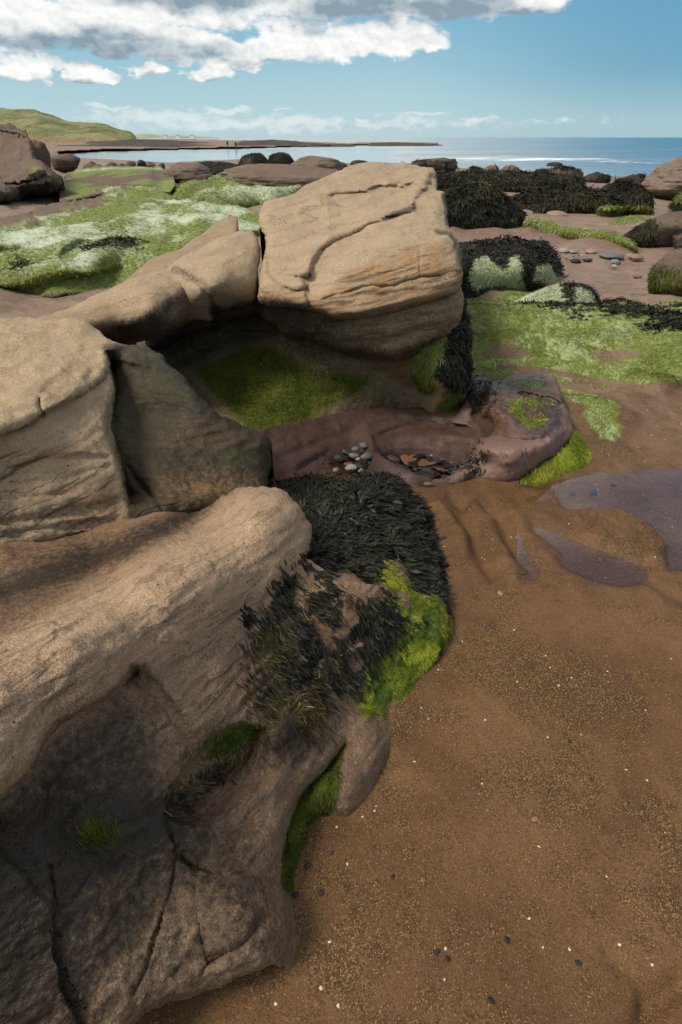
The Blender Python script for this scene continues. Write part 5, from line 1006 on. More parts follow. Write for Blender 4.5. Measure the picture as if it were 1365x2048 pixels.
# slates lying in the pool
k = 0; placed = []
for tries in range(900):
    x, y = rng.uniform(765, 955), rng.uniform(878, 958)
    if not inside(np.array([x]), np.array([y]), pool_px)[0]: continue
    q = at(x, y, z=-.055)
    if any(np.hypot(*(q[:2] - r_[:2])) < .034 for r_ in placed): continue
    placed.append(q); s = rng.uniform(.016, .058)
    cc = [GREY, DARK, BLU, OLV, GREY, DARK, WARM][int(rng.integers(7))]
    tone_ = {GREY: 'grey', DARK: 'black', BLU: 'blue grey', OLV: 'olive', WARM: 'brown'}[cc]
    pebble('slate_stone', f'flat {tone_} slate stone lying on the bed of the small rock pool', 'stone', (q[0], q[1], -.058 + .02 * rng.uniform()), (s, s * rng.uniform(.4, .8), .008), np.array(cc) * rng.uniform(.7, 1.4), 1 + 2 * int(rng.integers(4)), rng.uniform(0, 3.1), rng.uniform(-.3, .3), 'stones on the bed of the rock pool')
q = at(856, 900, z=-.035); pebble('rounded_stone', 'rounded orange brown stone in the rock pool', 'stone', q, (.034, .028, .022), ORG, 0, .3)
q = at(828, 893, z=-.03); pebble('slate_stone', 'long pale grey slate lying at the back of the rock pool', 'stone', q, (.055, .022, .014), (.16, .17, .17), 1, .1, .1)
q = at(863, 911, z=-.03); pebble('white_pebble', 'tiny white pebble in the rock pool', 'stone', q, (.008, .007, .006), WHITE, 2)
# pile of pebbles beside it
for x, y, s, cc, lb, kd, zz in [(703, 936, .036, PALE, 'smooth pale grey egg shaped pebble at the front of the pebble pile', 0, .02), (722, 941, .018, PALE, 'thin pale pebble leaning on the egg shaped pebble', 2, .02), (709, 912, .030, (.17, .17, .16), 'upright grey pebble in the middle of the pebble pile', 4, .05), (733, 913, .036, (.13, .13, .125), 'large round grey stone with white veins in the pebble pile', 6, .045), (716, 918, .014, (.34, .26, .16), 'small cream pebble between the grey pebbles of the pile', 2, .06),
                           (697, 929, .026, (.16, .07, .04), 'reddish brown pebble behind the egg shaped pebble', 1, .02), (673, 940, .022, (.22, .17, .1), 'tan pebble at the left end of the pebble pile', 0, .01), (727, 890, .032, (.11, .11, .105), 'dark grey stone leaning on the hollow wall behind the pebble pile', 3, .05), (695, 905, .034, (.05, .05, .05), 'dark slate at the back of the pebble pile', 5, .03), (712, 898, .030, (.14, .14, .13), 'flat grey pebble on top of the dark slates of the pile', 4, .05),
                           (720, 931, .042, DARK, 'black wet stone under the pebble pile', 3, .01), (745, 927, .03, DARK, 'black wet stone at the right of the pebble pile', 5, .01), (680, 915, .035, (.035, .033, .03), 'dark flat stone at the left back of the pebble pile', 7, .01), (742, 905, .026, (.06, .06, .06), 'dark grey stone behind the white veined stone', 1, .03), (660, 925, .02, DARK, 'small black stone left of the pebble pile', 5, .005)]:
    pebble('pebble', lb, 'stone', at(x, y, z=zz), (s, s * rng.uniform(.6, .8), s * .6), cc, kd, rng.uniform(-.6, .8), rng.uniform(-.4, .4), 'pebbles piled beside the rock pool')
# scattered on the near sand
for x, y, w, cc, lb, kd in [(1071, 1644, 15, (.27, .16, .10), 'rounded pinkish brown pebble, largest lying on the near sand', 0), (1189, 1652, 13, (.20, .10, .04), 'orange brown pebble half sunk in the sand beside a white shell chip', 2), (1064, 1586, 8, DARK, 'black pebble above the pinkish brown pebble', 1), (770, 1565, 6, DARK, 'black pebble beside the grey rock toe', 3), (783, 1614, 6, DARK, 'small black pebble just below the grey rock toe', 5), (823, 1600, 4, DARK, 'tiny black pebble on bare sand below the green algae', 1),
                            (983, 2002, 7, DARK, 'black pebble nearest the bottom edge of the sand', 3), (1014, 1880, 7, DARK, 'black pebble on the coarse sand above the bottom one', 5), (873, 1903, 6, DARK, 'dark pebble on smooth sand left of the coarse patch', 1), (895, 1917, 6, DARK, 'dark pebble beside a clot of coarse grit', 7), (785, 1753, 5, DARK, 'little black pebble alone on the smooth brown sand', 3), (1140, 1483, 6, DARK, 'black pebble on the ripple right of the algae', 7), (642, 1785, 8, (.06, .03, .025), 'dark maroon pebble near the foot of the ridge rock', 0), (616, 1732, 8, (.06, .035, .03), 'maroon pebble half hidden by the green base of the ridge rock', 2), (663, 1705, 6, (.09, .05, .04), 'brown pebble below the dark algae hollow', 4),
                            (1156, 1927, 7, DARK, 'black pebble near the lower right of the sand', 1), (1080, 1735, 5, DARK, 'small black pebble in the gold grit patch', 5), (592, 1790, 8, (.03, .03, .03), 'black pebble touching the ridge rock', 3), (1001, 1187, 8, (.30, .22, .15), 'small tan pebble lying on the ripples by the puddle', 2), (1186, 976, 12, BLU, 'flat bluish stone sunk in the puddle', 1), (1230, 963, 8, DARK, 'small dark stone sunk in the puddle', 3), (1146, 979, 7, BLU, 'tiny bluish stone at the rim of the puddle', 5), (1214, 1313, 6, (.22, .09, .05), 'little rust red pebble on the open sand', 0)]:
    q = at(x, y, z=.0); t = np.linalg.norm(q - CAM); s = .8 * w * t / FPX
    pebble('pebble', lb, 'stone', (q[0], q[1], -.022 if 'puddle' in lb and 'ripples' not in lb else s * .15), (s, s * .75, s * .5), cc, kd, rng.uniform(0, 3), .1, 'pebbles scattered over the near sand')
for x, y, w, lb in [(1196, 1672, 5, 'white shell chip below the orange brown pebble'), (606, 1675, 6, 'white shell chip beside the green algae at the rock foot'), (843, 1471, 4, 'white shell chip on the gold grit by the algae'), (1132, 1798, 6, 'thin white sliver of shell on the coarse sand'), (955, 1702, 4, 'pale shell chip on the smooth brown sand'), (1022, 1761, 4, 'white shell chip at the edge of the gold grit'), (834, 1580, 3, 'tiny white shell chip right of the grey rock toe'), (1034, 1438, 3, 'tiny white shell chip near the top of the near sand')]:
    q = at(x, y, z=.0); t = np.linalg.norm(q - CAM); s = w * t / FPX
    pebble('shell_chip', lb, 'shell', (q[0], q[1], s * .15), (s, s * (.25 if 'sliver' in lb else .7), s * .3), WHITE, 1, 2.3 if 'sliver' in lb else rng.uniform(0, 3), .1, 'shell chips on the near sand')
# stones on the far sand
spec = [(1175, 522, 9, DARK, 'black stone with a paler one behind it, on the far sand'), (1148, 505, 9, PALE, 'pale stone at the left of the row on the far sand'), (1130, 503, 11, (.33, .26, .2), 'cream flat stone near the weed topped rock'), (1183, 506, 12, (.35, .23, .17), 'pointed pinkish stone in the row on the far sand'), (1152, 524, 11, DARK, 'wide black stone on the far sand'), (1222, 514, 23, (.15, .16, .16), 'long flat grey slab in the row on the far sand'), (1232, 524, 10, (.2, .2, .19), 'grey stone just in front of the long flat slab'), (1262, 512, 9, (.25, .25, .24), 'light grey stone at the right of the long flat slab'), (1230, 533, 6, (.35, .3, .25), 'small pale stone in front of the row on the far sand'), (1275, 516, 12, (.28, .17, .12), 'pink stone beside the big brown boulder'), (1276, 555, 8, (.2, .1, .07), 'dark red stone against the big brown boulder'), (1115, 430, 18, (.33, .2, .15), 'low pink flat rock on the pale sand before the weedy rocks'), (1050, 430, 15, (.28, .24, .2), 'pale barnacled stone at the end of the big weedy rock')]
for x, y, w, cc, lb in spec:
    zz = .03 if y > 470 else -.08
    q = at(x, y, z=zz); t = np.linalg.norm(q - CAM); s = w * t / FPX
    pebble('beach_stone', lb, 'stone', (q[0], q[1], zz + s * .1), (s, s * .8, s * (.45 if w < 17 else .25)), cc, int(rng.integers(8)), rng.uniform(-.4, .4), .05, 'stones on the far sand')
for k in range(46):
    x, y = (rng.uniform(1120, 1275), rng.uniform(500, 522)) if k < 20 else ((rng.uniform(1100, 1240), rng.uniform(425, 452)) if k < 38 else (rng.uniform(915, 1000), rng.uniform(470, 480)))
    zz = .02 if y > 470 else -.07
    q = at(x, y, z=zz); t = np.linalg.norm(q - CAM); s = rng.uniform(1.5, 4) * t / FPX
    cc, nm = [(DARK, 'dark'), (GREY, 'grey'), ((.3, .24, .19), 'pale')][k % 3]
    where = 'around the stone row on the far sand' if k < 20 else ('on the pale sand below the weedy rocks' if k < 38 else 'on the pink sandstone in front of the big weedy rock')
    pebble('beach_pebble', f'tiny {nm} pebble {where}', 'stone', (q[0], q[1], zz + s * .1), (s, s * .8, s * .5), cc, int(rng.integers(8)), rng.uniform(0, 3), 0, 'tiny pebbles ' + where)

# ================================================================== WATER
def water_sheet(name, poly, z, grow, mat, kind='structure'):
    c = np.mean(poly, 0); q = [c + (np.array(p_) - c) * (1 + grow) for p_ in poly]
    W = np.array([at(p_[0], p_[1], z=z) for p_ in q])
    if (W[:, 0] * np.roll(W[:, 1], -1) - W[:, 1] * np.roll(W[:, 0], -1)).sum() < 0: W = W[::-1]
    o = make_mesh(name, W, [list(range(len(W)))], mat, None, smooth=False); 
    o['kind'] = kind; return o
tw = NT('clear_water'); p = tw.pos()
bs = tw.n('ShaderNodeBsdfPrincipled'); bs.inputs['Base Color'].default_value = (.85, .85, .9, 1); bs.inputs['Roughness'].default_value = .03; bs.inputs['IOR'].default_value = 1.33; bs.inputs['Transmission Weight'].default_value = 1
tw.set(bs.inputs['Normal'], tw.bump(tw.noise(p, 18, 3), .15, .004)); ou = tw.n('ShaderNodeOutputMaterial')
# thin water over sand: mirror-like film on a see-through sheet
tr = tw.n('ShaderNodeBsdfTransparent'); tr.inputs[0].default_value = (.93, .88, .90, 1); gl = tw.n('ShaderNodeBsdfGlossy'); gl.inputs['Roughness'].default_value = .04
tw.t.links.new(bs.inputs['Normal'].links[0].from_socket, gl.inputs['Normal'])
ge = tw.n('ShaderNodeNewGeometry'); cs_ = tw.math('ABSOLUTE', tw.vmath('DOT_PRODUCT', ge.outputs['Normal'], ge.outputs['Incoming']))
FR_ = tw.math('ADD', .13, tw.math('MULTIPLY', .91, tw.math('POWER', tw.math('SUBTRACT', 1.0, cs_), 4.0)))
ms = tw.n('ShaderNodeMixShader')
tw.t.links.new(tw.math('MULTIPLY', FR_, tw.attr('film')), ms.inputs[0]); tw.t.links.new(tr.outputs[0], ms.inputs[1]); tw.t.links.new(gl.outputs[0], ms.inputs[2]); tw.t.links.new(ms.outputs[0], ou.inputs[0])
M_WATER = tw.m
sel = (gx > 1030) & (gx < 1900) & (gy > 925) & (gy < 1260)
dep = -.008 - z1; FF = np.arange((ny_g - 1) * (nx_g - 1)); idg = np.arange(ny_g * nx_g).reshape(ny_g, nx_g)
FQ = np.stack([idg[:-1, :-1], idg[1:, :-1], idg[1:, 1:], idg[:-1, 1:]], -1).reshape(-1, 4)
FQ = FQ[sel[FQ].all(1) & (dep[FQ] > -.002).any(1)]
us, iv = np.unique(FQ, return_inverse=True); FQ = iv.reshape(FQ.shape)
pw = make_mesh('puddle_water', np.stack([G[us, 0], G[us, 1], np.full(len(us), -.008)], -1), FQ, M_WATER, None, dict(film=sstep(-.002, .007, dep[us]))); pw['kind'] = 'structure'
pwo = water_sheet('pool_water', pool_px, -.012, .06, M_WATER); at_ = pwo.data.attributes.new('film', 'FLOAT', 'POINT'); at_.data.foreach_set('value', np.ones(len(pwo.data.vertices), np.float32))
# the sea
sx = np.concatenate([[-9000, -3000, -1200], np.arange(-600, 2000, 9), [2600, 4400, 10400]])
sy = np.concatenate([[275.02, 275.06, 275.15, 275.3], np.arange(275.6, 300, .8), np.arange(300, 362, .9)])
SX, SY = np.meshgrid(sx, sy); fx, fy = SX.ravel(), SY.ravel(); S = at(fx, fy, z=SEA + 0 * fx)
lag = pmask(fx, fy, [(60, 340), (60, 303), (293, 299), (497, 295), (702, 291), (820, 298), (780, 312), (900, 345), (600, 345)], 10)
rough_ = sstep(300, 1300, fx)
n_ = fbm(np.stack([S[:, 0] * .03, S[:, 1] * .12, 0 * fx], -1), 3)
br = np.interp(fx, [600, 900, 1100, 1290, 1500], [314, 317, 323, 331, 336])
brk = np.exp(-((fy - br - 2 * n_) / 3.0) ** 2) * sstep(760, 950, fx) + .8 * np.exp(-((fy - br + 8 - 3 * n_) / 1.6) ** 2) * sstep(900, 1050, fx) + .8 * np.exp(-((fy - np.interp(fx, [700, 930, 1100, 1290, 1400], [326, 334, 345, 348, 348])) / 5) ** 2) * sstep(700, 900, fx)
brk *= .72 * sstep(-.35, .2, fbm(np.stack([S[:, 0] * .06, S[:, 1] * .05, 0 * fx], -1), 4))
brk += sum(.55 * np.exp(-((fy - yy_ - 3 * fbm(np.stack([S[:, 0] * .02 + yy_, S[:, 1] * .01, 0 * fx], -1), 3)) / .9) ** 2) * sstep(xx_, xx_ + 120, fx) for yy_, xx_ in ((300, 760), (306, 700), (311, 900), (318, 720), (296, 1000), (324, 760)))
S[:, 2] += (1 - lag) * sstep(600, 20, S[:, 1]) * (.10 * fbm(np.stack([S[:, 0] * .12, S[:, 1] * .5, 0 * fx], -1), 4) + .35 * np.exp(-((fy - br + 1) / 3.5) ** 2) * sstep(850, 1100, fx))
ny, nx = SX.shape; ids = np.arange(nx * ny).reshape(ny, nx)
F = np.stack([ids[:-1, :-1], ids[1:, :-1], ids[1:, 1:], ids[:-1, 1:]], -1).reshape(-1, 4)
ts = NT('sea_water'); p = ts.pos()
w1 = ts.noise(ts.mapping(p, sc=(.25, .8, 1)), 1.0, 6, .65); w2 = ts.noise(ts.mapping(p, sc=(.02, .07, 1)), 1.0, 5, .6); w3 = ts.noise(ts.mapping(p, sc=(.9, 2.4, 1)), 1.0, 4, .7)
calm = ts.attr('calm')
deep = ts.mix(ts.rng_(w2, .35, .65), (.008, .125, .25), (.025, .195, .34))
sheen = ts.mix(ts.rng_(w2, .4, .6), (.32, .41, .45), (.48, .55, .58))  # silver sky sheen put into the water colour, stronger to the left
c = ts.mix(ts.attr('pale'), deep, sheen)
c = ts.mix(ts.math('MULTIPLY', ts.rng_(w1, .5, .7), .55), c, (.005, .05, .10))
fo = ts.math('MULTIPLY', ts.rng_(ts.math('ADD', ts.attr('foam'), ts.math('MULTIPLY', ts.math('SUBTRACT', ts.math('ADD', w1, ts.math('MULTIPLY', w3, .8)), .9), 1.2)), .62, .95), ts.rng_(ts.attr('foam'), .0, .15))
c = ts.mix(fo, c, (.80, .84, .86))
rf = ts.math('ADD', ts.math('MULTIPLY', fo, .6), ts.rng_(calm, 0, 1, .30, .10))
hs = ts.math('MULTIPLY', ts.math('ADD', w1, ts.math('MULTIPLY', w3, .4)), ts.rng_(calm, 0, 1, 1.0, .06))
M_SEA = ts.finish(c, rf, ts.bump(hs, 1.0, .35), .32)
palea = np.clip(1.1 - 1.05 * sstep(650, 1350, fx) + .25 * np.clip((fy - 285) / 50, 0, 1), 0, 1)
sea = make_mesh('sea_water', S, F, M_SEA, None, dict(calm=lag, foam=np.clip(brk, 0, 1), pale=palea))
if sea.data.polygons[len(F) // 2].normal.z < 0: sea.data.flip_normals()
sea['kind'] = 'structure'

# ================================================================== FAR SHORE
def ridge_land(name, crest, y_front, y_crest, y_back, base_z, mat, step=4, amp=1.0, freq=.03, ny=44, kind='structure', attrs=None):
    cx = np.array([q[0] for q in crest]); cy = np.array([q[1] for q in crest])
    xs = np.arange(cx[0], cx[-1] + .1, step); top = np.interp(xs, cx, cy)
    d = rays(xs, top); zt = CAM[2] + y_crest / d[:, 1] * d[:, 2]; sl = d[:, 0] / d[:, 1]
    rows = []
    for j in range(ny):
        u = j / (ny - 1)
        if u <= .7:
            v = u / .7; y = y_front + (y_crest - y_front) * v; z = base_z + (zt - base_z) * (v ** .8)
        else:
            v = (u - .7) / .3; y = y_crest + (y_back - y_crest) * v; z = zt + (base_z - zt) * v ** 1.5
        rows.append(np.stack([sl * y, np.full(len(xs), y), z], -1))
    V = np.array(rows).reshape(-1, 3); U = np.repeat(np.arange(ny) / (ny - 1), len(xs))
    hgt = np.clip((V[:, 2] - base_z) / (np.tile(zt, ny) - base_z + .5), 0, 1)
    V[:, 2] += amp * fbm(V * [freq, freq * .8, 0], 5, .55) * np.sqrt(hgt) * np.tile(np.clip((zt - base_z) / 6, .05, 1), ny)
    nx = len(xs); ids = np.arange(nx * ny).reshape(ny, nx)
    F = np.stack([ids[:-1, :-1], ids[:-1, 1:], ids[1:, 1:], ids[1:, :-1]], -1).reshape(-1, 4)
    o = make_mesh(name, V, F, mat, None, dict(high=hgt, across=np.tile(xs, ny))); o['kind'] = kind; return o
th = NT('dune_grass_land'); p = th.pos(); n1 = th.noise(p, .05, 6, .65); n2 = th.noise(th.mapping(p, sc=(.6, .3, .15)), 1.0, 5, .7); n3 = th.noise(th.mapping(p, sc=(1.6, .9, .3)), 1.0, 3, .7)
c = th.mix(th.rng_(n1, .4, .62), (.17, .19, .085), (.30, .29, .15)); c = th.mix(th.math('MULTIPLY', th.rng_(n2, .45, .65), .7), c, (.26, .25, .115)); c = th.mix(th.math('MULTIPLY', th.rng_(n3, .5, .7), .75), c, (.05, .065, .025)); c = th.mix(th.math('MULTIPLY', th.rng_(th.noise(th.mapping(p, sc=(.12, .06, .05)), 1.0, 5, .65), .5, .62), .6), c, (.07, .085, .03))
lowm = th.rng_(th.math('ADD', th.attr('high'), th.math('MULTIPLY', th.math('SUBTRACT', n2, .5), .5)), .06, .22)
c = th.mix(lowm, th.mix(th.rng_(n2, .4, .6), (.25, .13, .06), (.33, .23, .15)), c)
M_DUNE = th.finish(c, .95, th.bump(n2, .8, 1.0), .1)
crest = [(-900, 232), (-500, 212), (-150, 208), (0, 216), (70, 219), (100, 228), (125, 239), (165, 245), (215, 248), (235, 258), (262, 264), (270, 271), (275, 279)]
ridge_land('dune_hill', crest, 330, 430, 560, -1.2, M_DUNE, 3, 2.6, .035, 60)
tf = NT('far_shore_land'); p = tf.pos(); n1 = tf.noise(tf.mapping(p, sc=(.01, .01, .03)), 1.0, 5, .6)
c = tf.mix(tf.rng_(n1, .42, .58), (.24, .31, .19), (.44, .38, .29)); c = tf.mix(tf.rng_(tf.attr('high'), .65, .8), c, (.36, .44, .44))  # pale, bluish land colours stand in for distance haze
M_FAR = tf.finish(c, .95, None, .1)
ridge_land('far_headland', [(180, 274.4), (255, 268), (280, 265.5), (300, 266), (330, 270), (350, 271), (385, 271.5), (410, 273), (440, 274.6)], 2300, 2500, 2900, -1.2, M_FAR, 2, 3, .01, 20)
# dark rock band and reefs beyond the lagoon
tb = NT('reef_rock'); p = tb.pos(); n1 = tb.noise(tb.mapping(p, sc=(.3, .3, 1.2)), 1.0, 6, .7)
c = tb.mix(tb.rng_(n1, .35, .65), (.032, .028, .025), (.105, .078, .062)); c = tb.mix(tb.rng_(tb.attr('high'), .0, .5), (.055, .052, .04), c)
M_REEF = tb.finish(c, .8, tb.bump(n1, 1.0, .3), .2)
def reef(name, label, pts, yf, yc, yb, seed, amp=.8):
    o = ridge_land(name, pts, yf, yc, yb, -1.25, M_REEF, 1.5, amp, .35, 16, kind='thing'); del o['kind']; return tag(o, label, 'reef')
reef('rock_band', 'long dark weedy rock band lying below the dunes across the lagoon', [(104, 296), (115, 291), (160, 290), (200, 288), (240, 287), (300, 285), (340, 285), (380, 288), (420, 290), (455, 293), (462, 297)], 165, 205, 260, 1, .5)
reef('rock_band', 'higher reddish brown rock band between the dark band and the dune hill', [(160, 288), (180, 283), (230, 281), (268, 277), (300, 279), (340, 280), (400, 284), (450, 287), (470, 289)], 262, 300, 360, 2, .9)
reef('rock_spit', 'long brown rocky spit pointing into the sea behind the two walkers', [(468, 293), (478, 284), (490, 281), (520, 280), (545, 279), (570, 280), (590, 281.5), (612, 285), (650, 287), (690, 288), (712, 290.5)], 205, 240, 280, 3, 1.1)
reef('rock_spit', 'thin low reef lying alone in the sea beyond the rocky spit', [(735, 289), (745, 285), (790, 284), (830, 285.5), (860, 287), (885, 290)], 228, 260, 300, 4, .8)

# white cottages on the far headland
def wmat(name, c, r=.8): 
    t = NT(name); n_ = t.noise(t.pos(True), 2.0, 3); return t.finish(t.mix(n_, [q * .9 for q in c], c), r)
M_WALL = wmat('white_wall', (.78, .77, .74)); M_ROOF = wmat('slate_roof', (.33, .32, .32))
for k, (x, y, lb) in enumerate([(331, 273.4, 'white cottage on the far headland, beside the highest dune'), (356, 273.8, 'white cottage in the middle of the far headland'), (385, 273.9, 'white cottage near the tip of the far headland')]):
    q = at(x, y, y=2290.0); e = bpy.data.objects.new('cottage', None); COL.objects.link(e); e.location = (q[0], q[1], q[2]); tag(e, lb, 'house', 'cottages on the far headland')
    w, d, h, rr = 7, 5, 4, 2.5
    V = np.array([(-w, -d, -8), (w, -d, -8), (w, d, -8), (-w, d, -8), (-w, -d, h), (w, -d, h), (w, d, h), (-w, d, h)], float) + np.array(e.location)
    make_mesh('wall', V, [[0, 1, 5, 4], [1, 2, 6, 5], [2, 3, 7, 6], [3, 0, 4, 7]], M_WALL, e, smooth=False, base=np.array(e.location))
    V = np.array([(-w - .5, -d - .6, h), (w + .5, -d - .6, h), (w + .5, d + .6, h), (-w - .5, d + .6, h), (-w, 0, h + rr), (w, 0, h + rr)], float) + np.array(e.location)
    make_mesh('roof', V, [[0, 1, 5, 4], [2, 3, 4, 5], [1, 2, 5], [3, 0, 4], [3, 2, 1, 0]], M_ROOF, e, smooth=False, base=np.array(e.location))

# ================================================================== TWO WALKERS on the far sand
M_CLOTH = wmat('dark_cloth', (.025, .03, .05)); M_CLOTH2 = wmat('black_cloth', (.018, .018, .02)); M_HAIR = wmat('dark_hair', (.03, .02, .015)); M_SKIN = wmat('skin', (.42, .27, .2), .6); M_JEAN = wmat('blue_trousers', (.03, .045, .08))
def skin_obj(name, pts, edges, rad, mat, parent, sub=1):
    me = bpy.data.meshes.new(name); me.from_pydata(pts, edges, []); o = bpy.data.objects.new(name, me); COL.objects.link(o); o.modifiers.new('skin', 'SKIN')
    for i, r_ in enumerate(rad): me.skin_vertices[0].data[i].radius = (r_, r_ * .8) if not isinstance(r_, tuple) else r_
    me.skin_vertices[0].data[0].use_root = True
    s = o.modifiers.new('sub', 'SUBSURF'); s.levels = s.render_levels = sub
    me.materials.append(mat); o.parent = parent; return o
def walker(px, py, zb, label, rz, jacket, stride):
    q = at(px, py, z=zb); e = bpy.data.objects.new('person', None); COL.objects.link(e); e.location = q; e.rotation_euler = (0, 0, rz); tag(e, label, 'person', 'two walkers on the far sand')
    s = stride
    pts = [(0, 0, .95), (0, 0, 1.15), (0, .01, 1.38), (0, .01, 1.50), (0, .03, 1.58), (0, .05, 1.68), (0, .03, 1.75),
           (.10, 0, .90), (.11, .12 * s, .50), (.11, .10 * s - .05, .08), (.11, .10 * s + .13, .03), (-.10, 0, .90), (-.11, -.08 * s, .50), (-.11, -.30 * s, .10), (-.11, -.30 * s + .16, .03),
           (.19, 0, 1.42), (.25, -.08 * s, 1.15), (.24, .06, .90), (.24, .12, .78), (-.19, 0, 1.42), (-.25, .08 * s, 1.15), (-.24, .16, .92), (-.24, .22, .80),
           (.225, .15, .71), (.245, .15, .70), (.262, .14, .71), (-.225, .25, .73), (-.245, .25, .72), (-.262, .24, .73), (.21, .17, .77), (-.21, .27, .79)]
    ed = [(0, 1), (1, 2), (2, 3), (3, 4), (4, 5), (5, 6), (0, 7), (7, 8), (8, 9), (9, 10), (0, 11), (11, 12), (12, 13), (13, 14), (2, 15), (15, 16), (16, 17), (17, 18), (2, 19), (19, 20), (20, 21), (21, 22), (18, 23), (18, 24), (18, 25), (22, 26), (22, 27), (22, 28), (18, 29), (22, 30)]
    rd = [.15, .14, .17, .065, .07, .10, .06, .09, .065, .045, .04, .09, .065, .045, .04, .07, .05, .038, .032, .07, .05, .038, .032] + [.009] * 8
    skin_obj('body', pts, ed, rd, M_SKIN, e)
    skin_obj('jacket', [(0, 0, .86), (0, 0, 1.15), (0, .01, 1.40), (0, .01, 1.50), (.19, 0, 1.42), (.25, -.08 * s, 1.15), (.24, .06, .92), (-.19, 0, 1.42), (-.25, .08 * s, 1.15), (-.24, .16, .94)], [(0, 1), (1, 2), (2, 3), (2, 4), (4, 5), (5, 6), (2, 7), (7, 8), (8, 9)], [.19, .17, .20, .08, .09, .07, .055, .09, .07, .055], jacket, e)
    skin_obj('trousers', [(0, 0, .95), (.10, 0, .88), (.11, .12 * s, .50), (.11, .10 * s - .05, .10), (-.10, 0, .88), (-.11, -.08 * s, .50), (-.11, -.30 * s, .12)], [(0, 1), (1, 2), (2, 3), (0, 4), (4, 5), (5, 6)], [.16, .11, .085, .065, .11, .085, .065], M_JEAN, e)
    skin_obj('hair', [(0, -.005, 1.64), (0, .02, 1.74), (0, .05, 1.78)], [(0, 1), (1, 2)], [.10, .105, .08], M_HAIR, e)
walker(456, 295.0, -.98, 'walker in a dark navy jacket, left one of the two walkers on the far sand', R(20), M_CLOTH, 1.0)
walker(472.5, 298.2, -.99, 'walker in black, standing legs together, right one of the two walkers on the far sand', R(-150), M_CLOTH2, .35)

# ================================================================== SKY
wd = NT('World', world=True); wd.dims = '2D'; scene.world = wd.m
SUN_EL, SUN_AZ = R(52), R(248)      # azimuth clockwise from north (+Y)
sky = wd.n('ShaderNodeTexSky', sky_type='NISHITA', sun_disc=False); sky.sun_elevation = SUN_EL; sky.sun_rotation = SUN_AZ; sky.air_density = 1.0; sky.dust_density = .6; sky.ozone_density = 2.5; sky.altitude = 0
d = wd.n('ShaderNodeTexCoord').outputs['Generated']
sx_ = wd.n('ShaderNodeSeparateXYZ'); wd.set(sx_.inputs[0], d); X, Yc, Zc = sx_.outputs
az = wd.math('MULTIPLY', wd.math('ARCTAN2', X, Yc), 180 / math.pi); el = wd.math('MULTIPLY', wd.math('ARCSINE', Zc), 180 / math.pi)
def azel(px, py):
    q = rays(px, py); q = q / np.linalg.norm(q); return math.degrees(math.atan2(q[0], q[1])), math.degrees(math.asin(q[2]))
cb = wd.n('ShaderNodeCombineXYZ'); wd.set(cb.inputs[0], az); wd.set(cb.inputs[1], el); AE = cb.outputs[0]; AEn = wd.vmath('MULTIPLY', AE, (.8, 1.45, 1))
wn = wd.noise(AEn, .45, 3, .5, 0, 1); warp_ = wd.vmath('MULTIPLY', wd.vmath('SUBTRACT', wn, (.5, .5, .5)), (2.2, 1.3, 0)); AEw = wd.vmath('ADD', AE, warp_)
def field(lst, vec):
    f = None
    for px_, py_, rx, ry, w in lst:
        a0, e0 = azel(px_, py_); a1, e1 = azel(px_ + rx, py_); a2, e2 = azel(px_, py_ - ry)
        r_ = wd.vmath('LENGTH', wd.vmath('MULTIPLY', wd.vmath('SUBTRACT', vec, (a0, e0, 0)), (1 / max(abs(a1 - a0), .05), 1 / max(abs(e2 - e0), .05), 0)))
        g = wd.math('MULTIPLY', wd.math('SUBTRACT', 1.0, r_), w)
        f = g if f is None else wd.math('SMOOTH_MAX', f, g, .12)
    return f
bank = [(40, 40, 170, 66, 1), (210, 60, 170, 52, 1), (360, 85, 130, 42, 1), (480, 105, 110, 34, 1), (590, 85, 110, 52, 1), (700, 80, 100, 40, 1), (790, 75, 90, 40, 1), (855, 80, 50, 24, 1), (330, 15, 220, 55, 1), (620, 0, 230, 50, 1), (860, 0, 200, 42, 1), (1040, 5, 110, 24, 1), (0, 80, 160, 34, 1),
        (45, 140, 66, 24, 1), (110, 128, 36, 14, .9), (165, 144, 44, 20, 1), (215, 152, 30, 9, .9), (300, 142, 44, 18, 1), (425, 146, 54, 16, 1), (98, 166, 14, 6, .8), (-150, 60, 200, 80, 1)]
def billow(vec, sc, det=3.0):
    v = wd.n('ShaderNodeTexVoronoi', feature='SMOOTH_F1', voronoi_dimensions='2D'); wd.set(v.inputs['Vector'], vec); v.inputs['Scale'].default_value = sc; v.inputs['Detail'].default_value = det; v.inputs['Roughness'].default_value = .45; v.inputs['Lacunarity'].default_value = 2.2; v.inputs['Smoothness'].default_value = .35; v.normalize = True
    return v.outputs['Distance']
bw = wd.vmath('ADD', AEn, wd.vmath('MULTIPLY', wd.vmath('SUBTRACT', wd.noise(AEn, 1.3, 3, .5, 0, 1), (.5, .5, .5)), (.7, .7, 0)))
b1 = billow(bw, .42); b2 = billow(wd.vmath('ADD', bw, (.22, .34, 0)), .42); fbs = wd.noise(AEn, .35, 3, .5)
f0 = field(bank, AEw); fbmv = wd.noise(AEn, .9, 7, .56); f = wd.math('ADD', f0, wd.math('ADD', wd.math('MULTIPLY', wd.math('SUBTRACT', fbmv, .5), .60), wd.math('MULTIPLY', wd.math('SUBTRACT', .36, b1), 1.15)))
mask = wd.rng_(f, -.03, .30)
# relief of the clouds: density towards the light minus density here
lit = wd.math('ADD', .93, wd.math('MULTIPLY', wd.math('SUBTRACT', b2, b1), 1.3)); lit = wd.math('SUBTRACT', lit, wd.math('MULTIPLY', b1, .22), clamp=True)
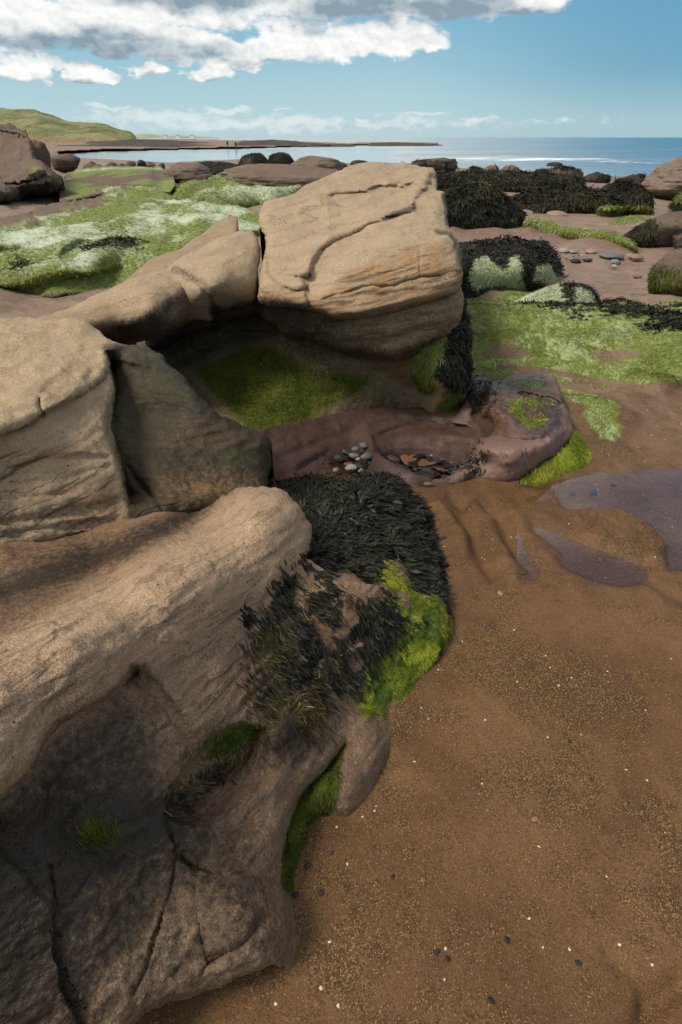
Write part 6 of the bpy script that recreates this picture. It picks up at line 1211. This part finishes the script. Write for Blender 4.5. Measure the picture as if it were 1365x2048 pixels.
# grey masses in the thick parts of the bank
grey = field([(130, 92, 360, 36, 1), (430, -5, 200, 40, 1), (720, 15, 160, 48, 1), (900, 20, 170, 40, 1), (190, 70, 80, 30, .9), (1040, 25, 110, 20, .9), (540, 128, 120, 12, .6), (300, 158, 60, 7, .5), (50, 166, 80, 8, .5), (180, 164, 60, 6, .5), (420, 160, 70, 6, .5)], AEw)
lit = wd.math('SUBTRACT', lit, wd.math('MULTIPLY', wd.rng_(wd.math('ADD', grey, wd.math('MULTIPLY', wd.math('SUBTRACT', fbs, .5), 1.2)), -.35, .75), .86), clamp=True)
cloudc = wd.mix(lit, (.24, .33, .40), (.95, .95, .92))
# low bank on the horizon
hz_n = wd.noise(wd.mapping(AE, sc=(1, 2.4, 1)), .8, 8, .62)
low = field([(215, 217, 60, 7, .9), (330, 235, 200, 20, .8), (450, 222, 70, 10, .9), (600, 245, 160, 14, .9), (500, 250, 330, 22, .7), (725, 235, 36, 6, .9), (840, 234, 70, 6, .8), (950, 236, 70, 7, .7), (800, 246, 300, 14, .45), (1100, 242, 200, 8, .35), (570, 222, 30, 5, .7)], AEw)
lf = wd.math('ADD', low, wd.math('MULTIPLY', wd.math('SUBTRACT', hz_n, .5), 1.3)); lmsk = wd.math('MULTIPLY', wd.rng_(lf, .0, .7), .75)
# broken cloud over the rest of the sky
wd.dims = '3D'; gen = wd.noise(wd.vmath('MULTIPLY', d, (1, 1, 2.2)), 2.2, 7, .6); genm = wd.math('MULTIPLY', wd.rng_(gen, .38, .58), wd.rng_(el, 10.5, 16))
up_ = wd.n('ShaderNodeGamma')
skyc = wd.vmath('MULTIPLY', sky.outputs[0], (.098, .105, .098))
tint = wd.mix(wd.rng_(el, -1, 9), (.46, .66, .75), (.19, .44, .60)); tint = wd.mix(wd.math('MULTIPLY', wd.rng_(az, 2, 26), wd.rng_(el, 0, 5, .35, 1)), tint, (.075, .285, .47))
base_sky = wd.mix(wd.rng_(el, 9, 30, .72, 0), skyc, tint)
c = wd.mix(lmsk, base_sky, (.72, .78, .79))
c = wd.mix(genm, c, (.78, .76, .72))
c = wd.mix(mask, c, cloudc)
bg = wd.n('ShaderNodeBackground'); wd.set(bg.inputs[0], c); bg.inputs[1].default_value = 1.0
wo = wd.n('ShaderNodeOutputWorld'); wd.t.links.new(bg.outputs[0], wo.inputs[0])
scene.world.cycles.sampling_method = 'MANUAL'; scene.world.cycles.sample_map_resolution = 512

su = bpy.data.lights.new('sun', 'SUN'); su.energy = 3.0; su.angle = R(16); su.color = (1, .90, .76)
so = bpy.data.objects.new('sun', su); COL.objects.link(so)
dirv = Vector((math.sin(SUN_AZ) * math.cos(SUN_EL), math.cos(SUN_AZ) * math.cos(SUN_EL), math.sin(SUN_EL)))
so.rotation_euler = dirv.to_track_quat('Z', 'Y').to_euler()

# ================================================================== CAMERA
cam = bpy.data.cameras.new('camera'); cam.sensor_fit = 'VERTICAL'; cam.sensor_height = 36; cam.lens = 20; cam.clip_start = .02; cam.clip_end = 60000
co = bpy.data.objects.new('camera', cam); COL.objects.link(co); co.location = CAM; co.rotation_euler = (math.pi / 2 - PITCH, 0, 0)
scene.camera = co
scene.view_settings.view_transform = 'Standard'; scene.view_settings.look = 'None'; scene.view_settings.gamma = 1; scene.view_settings.exposure = 0.12
scene.cycles.max_bounces = 6; scene.cycles.transparent_max_bounces = 12; scene.cycles.use_denoising = True
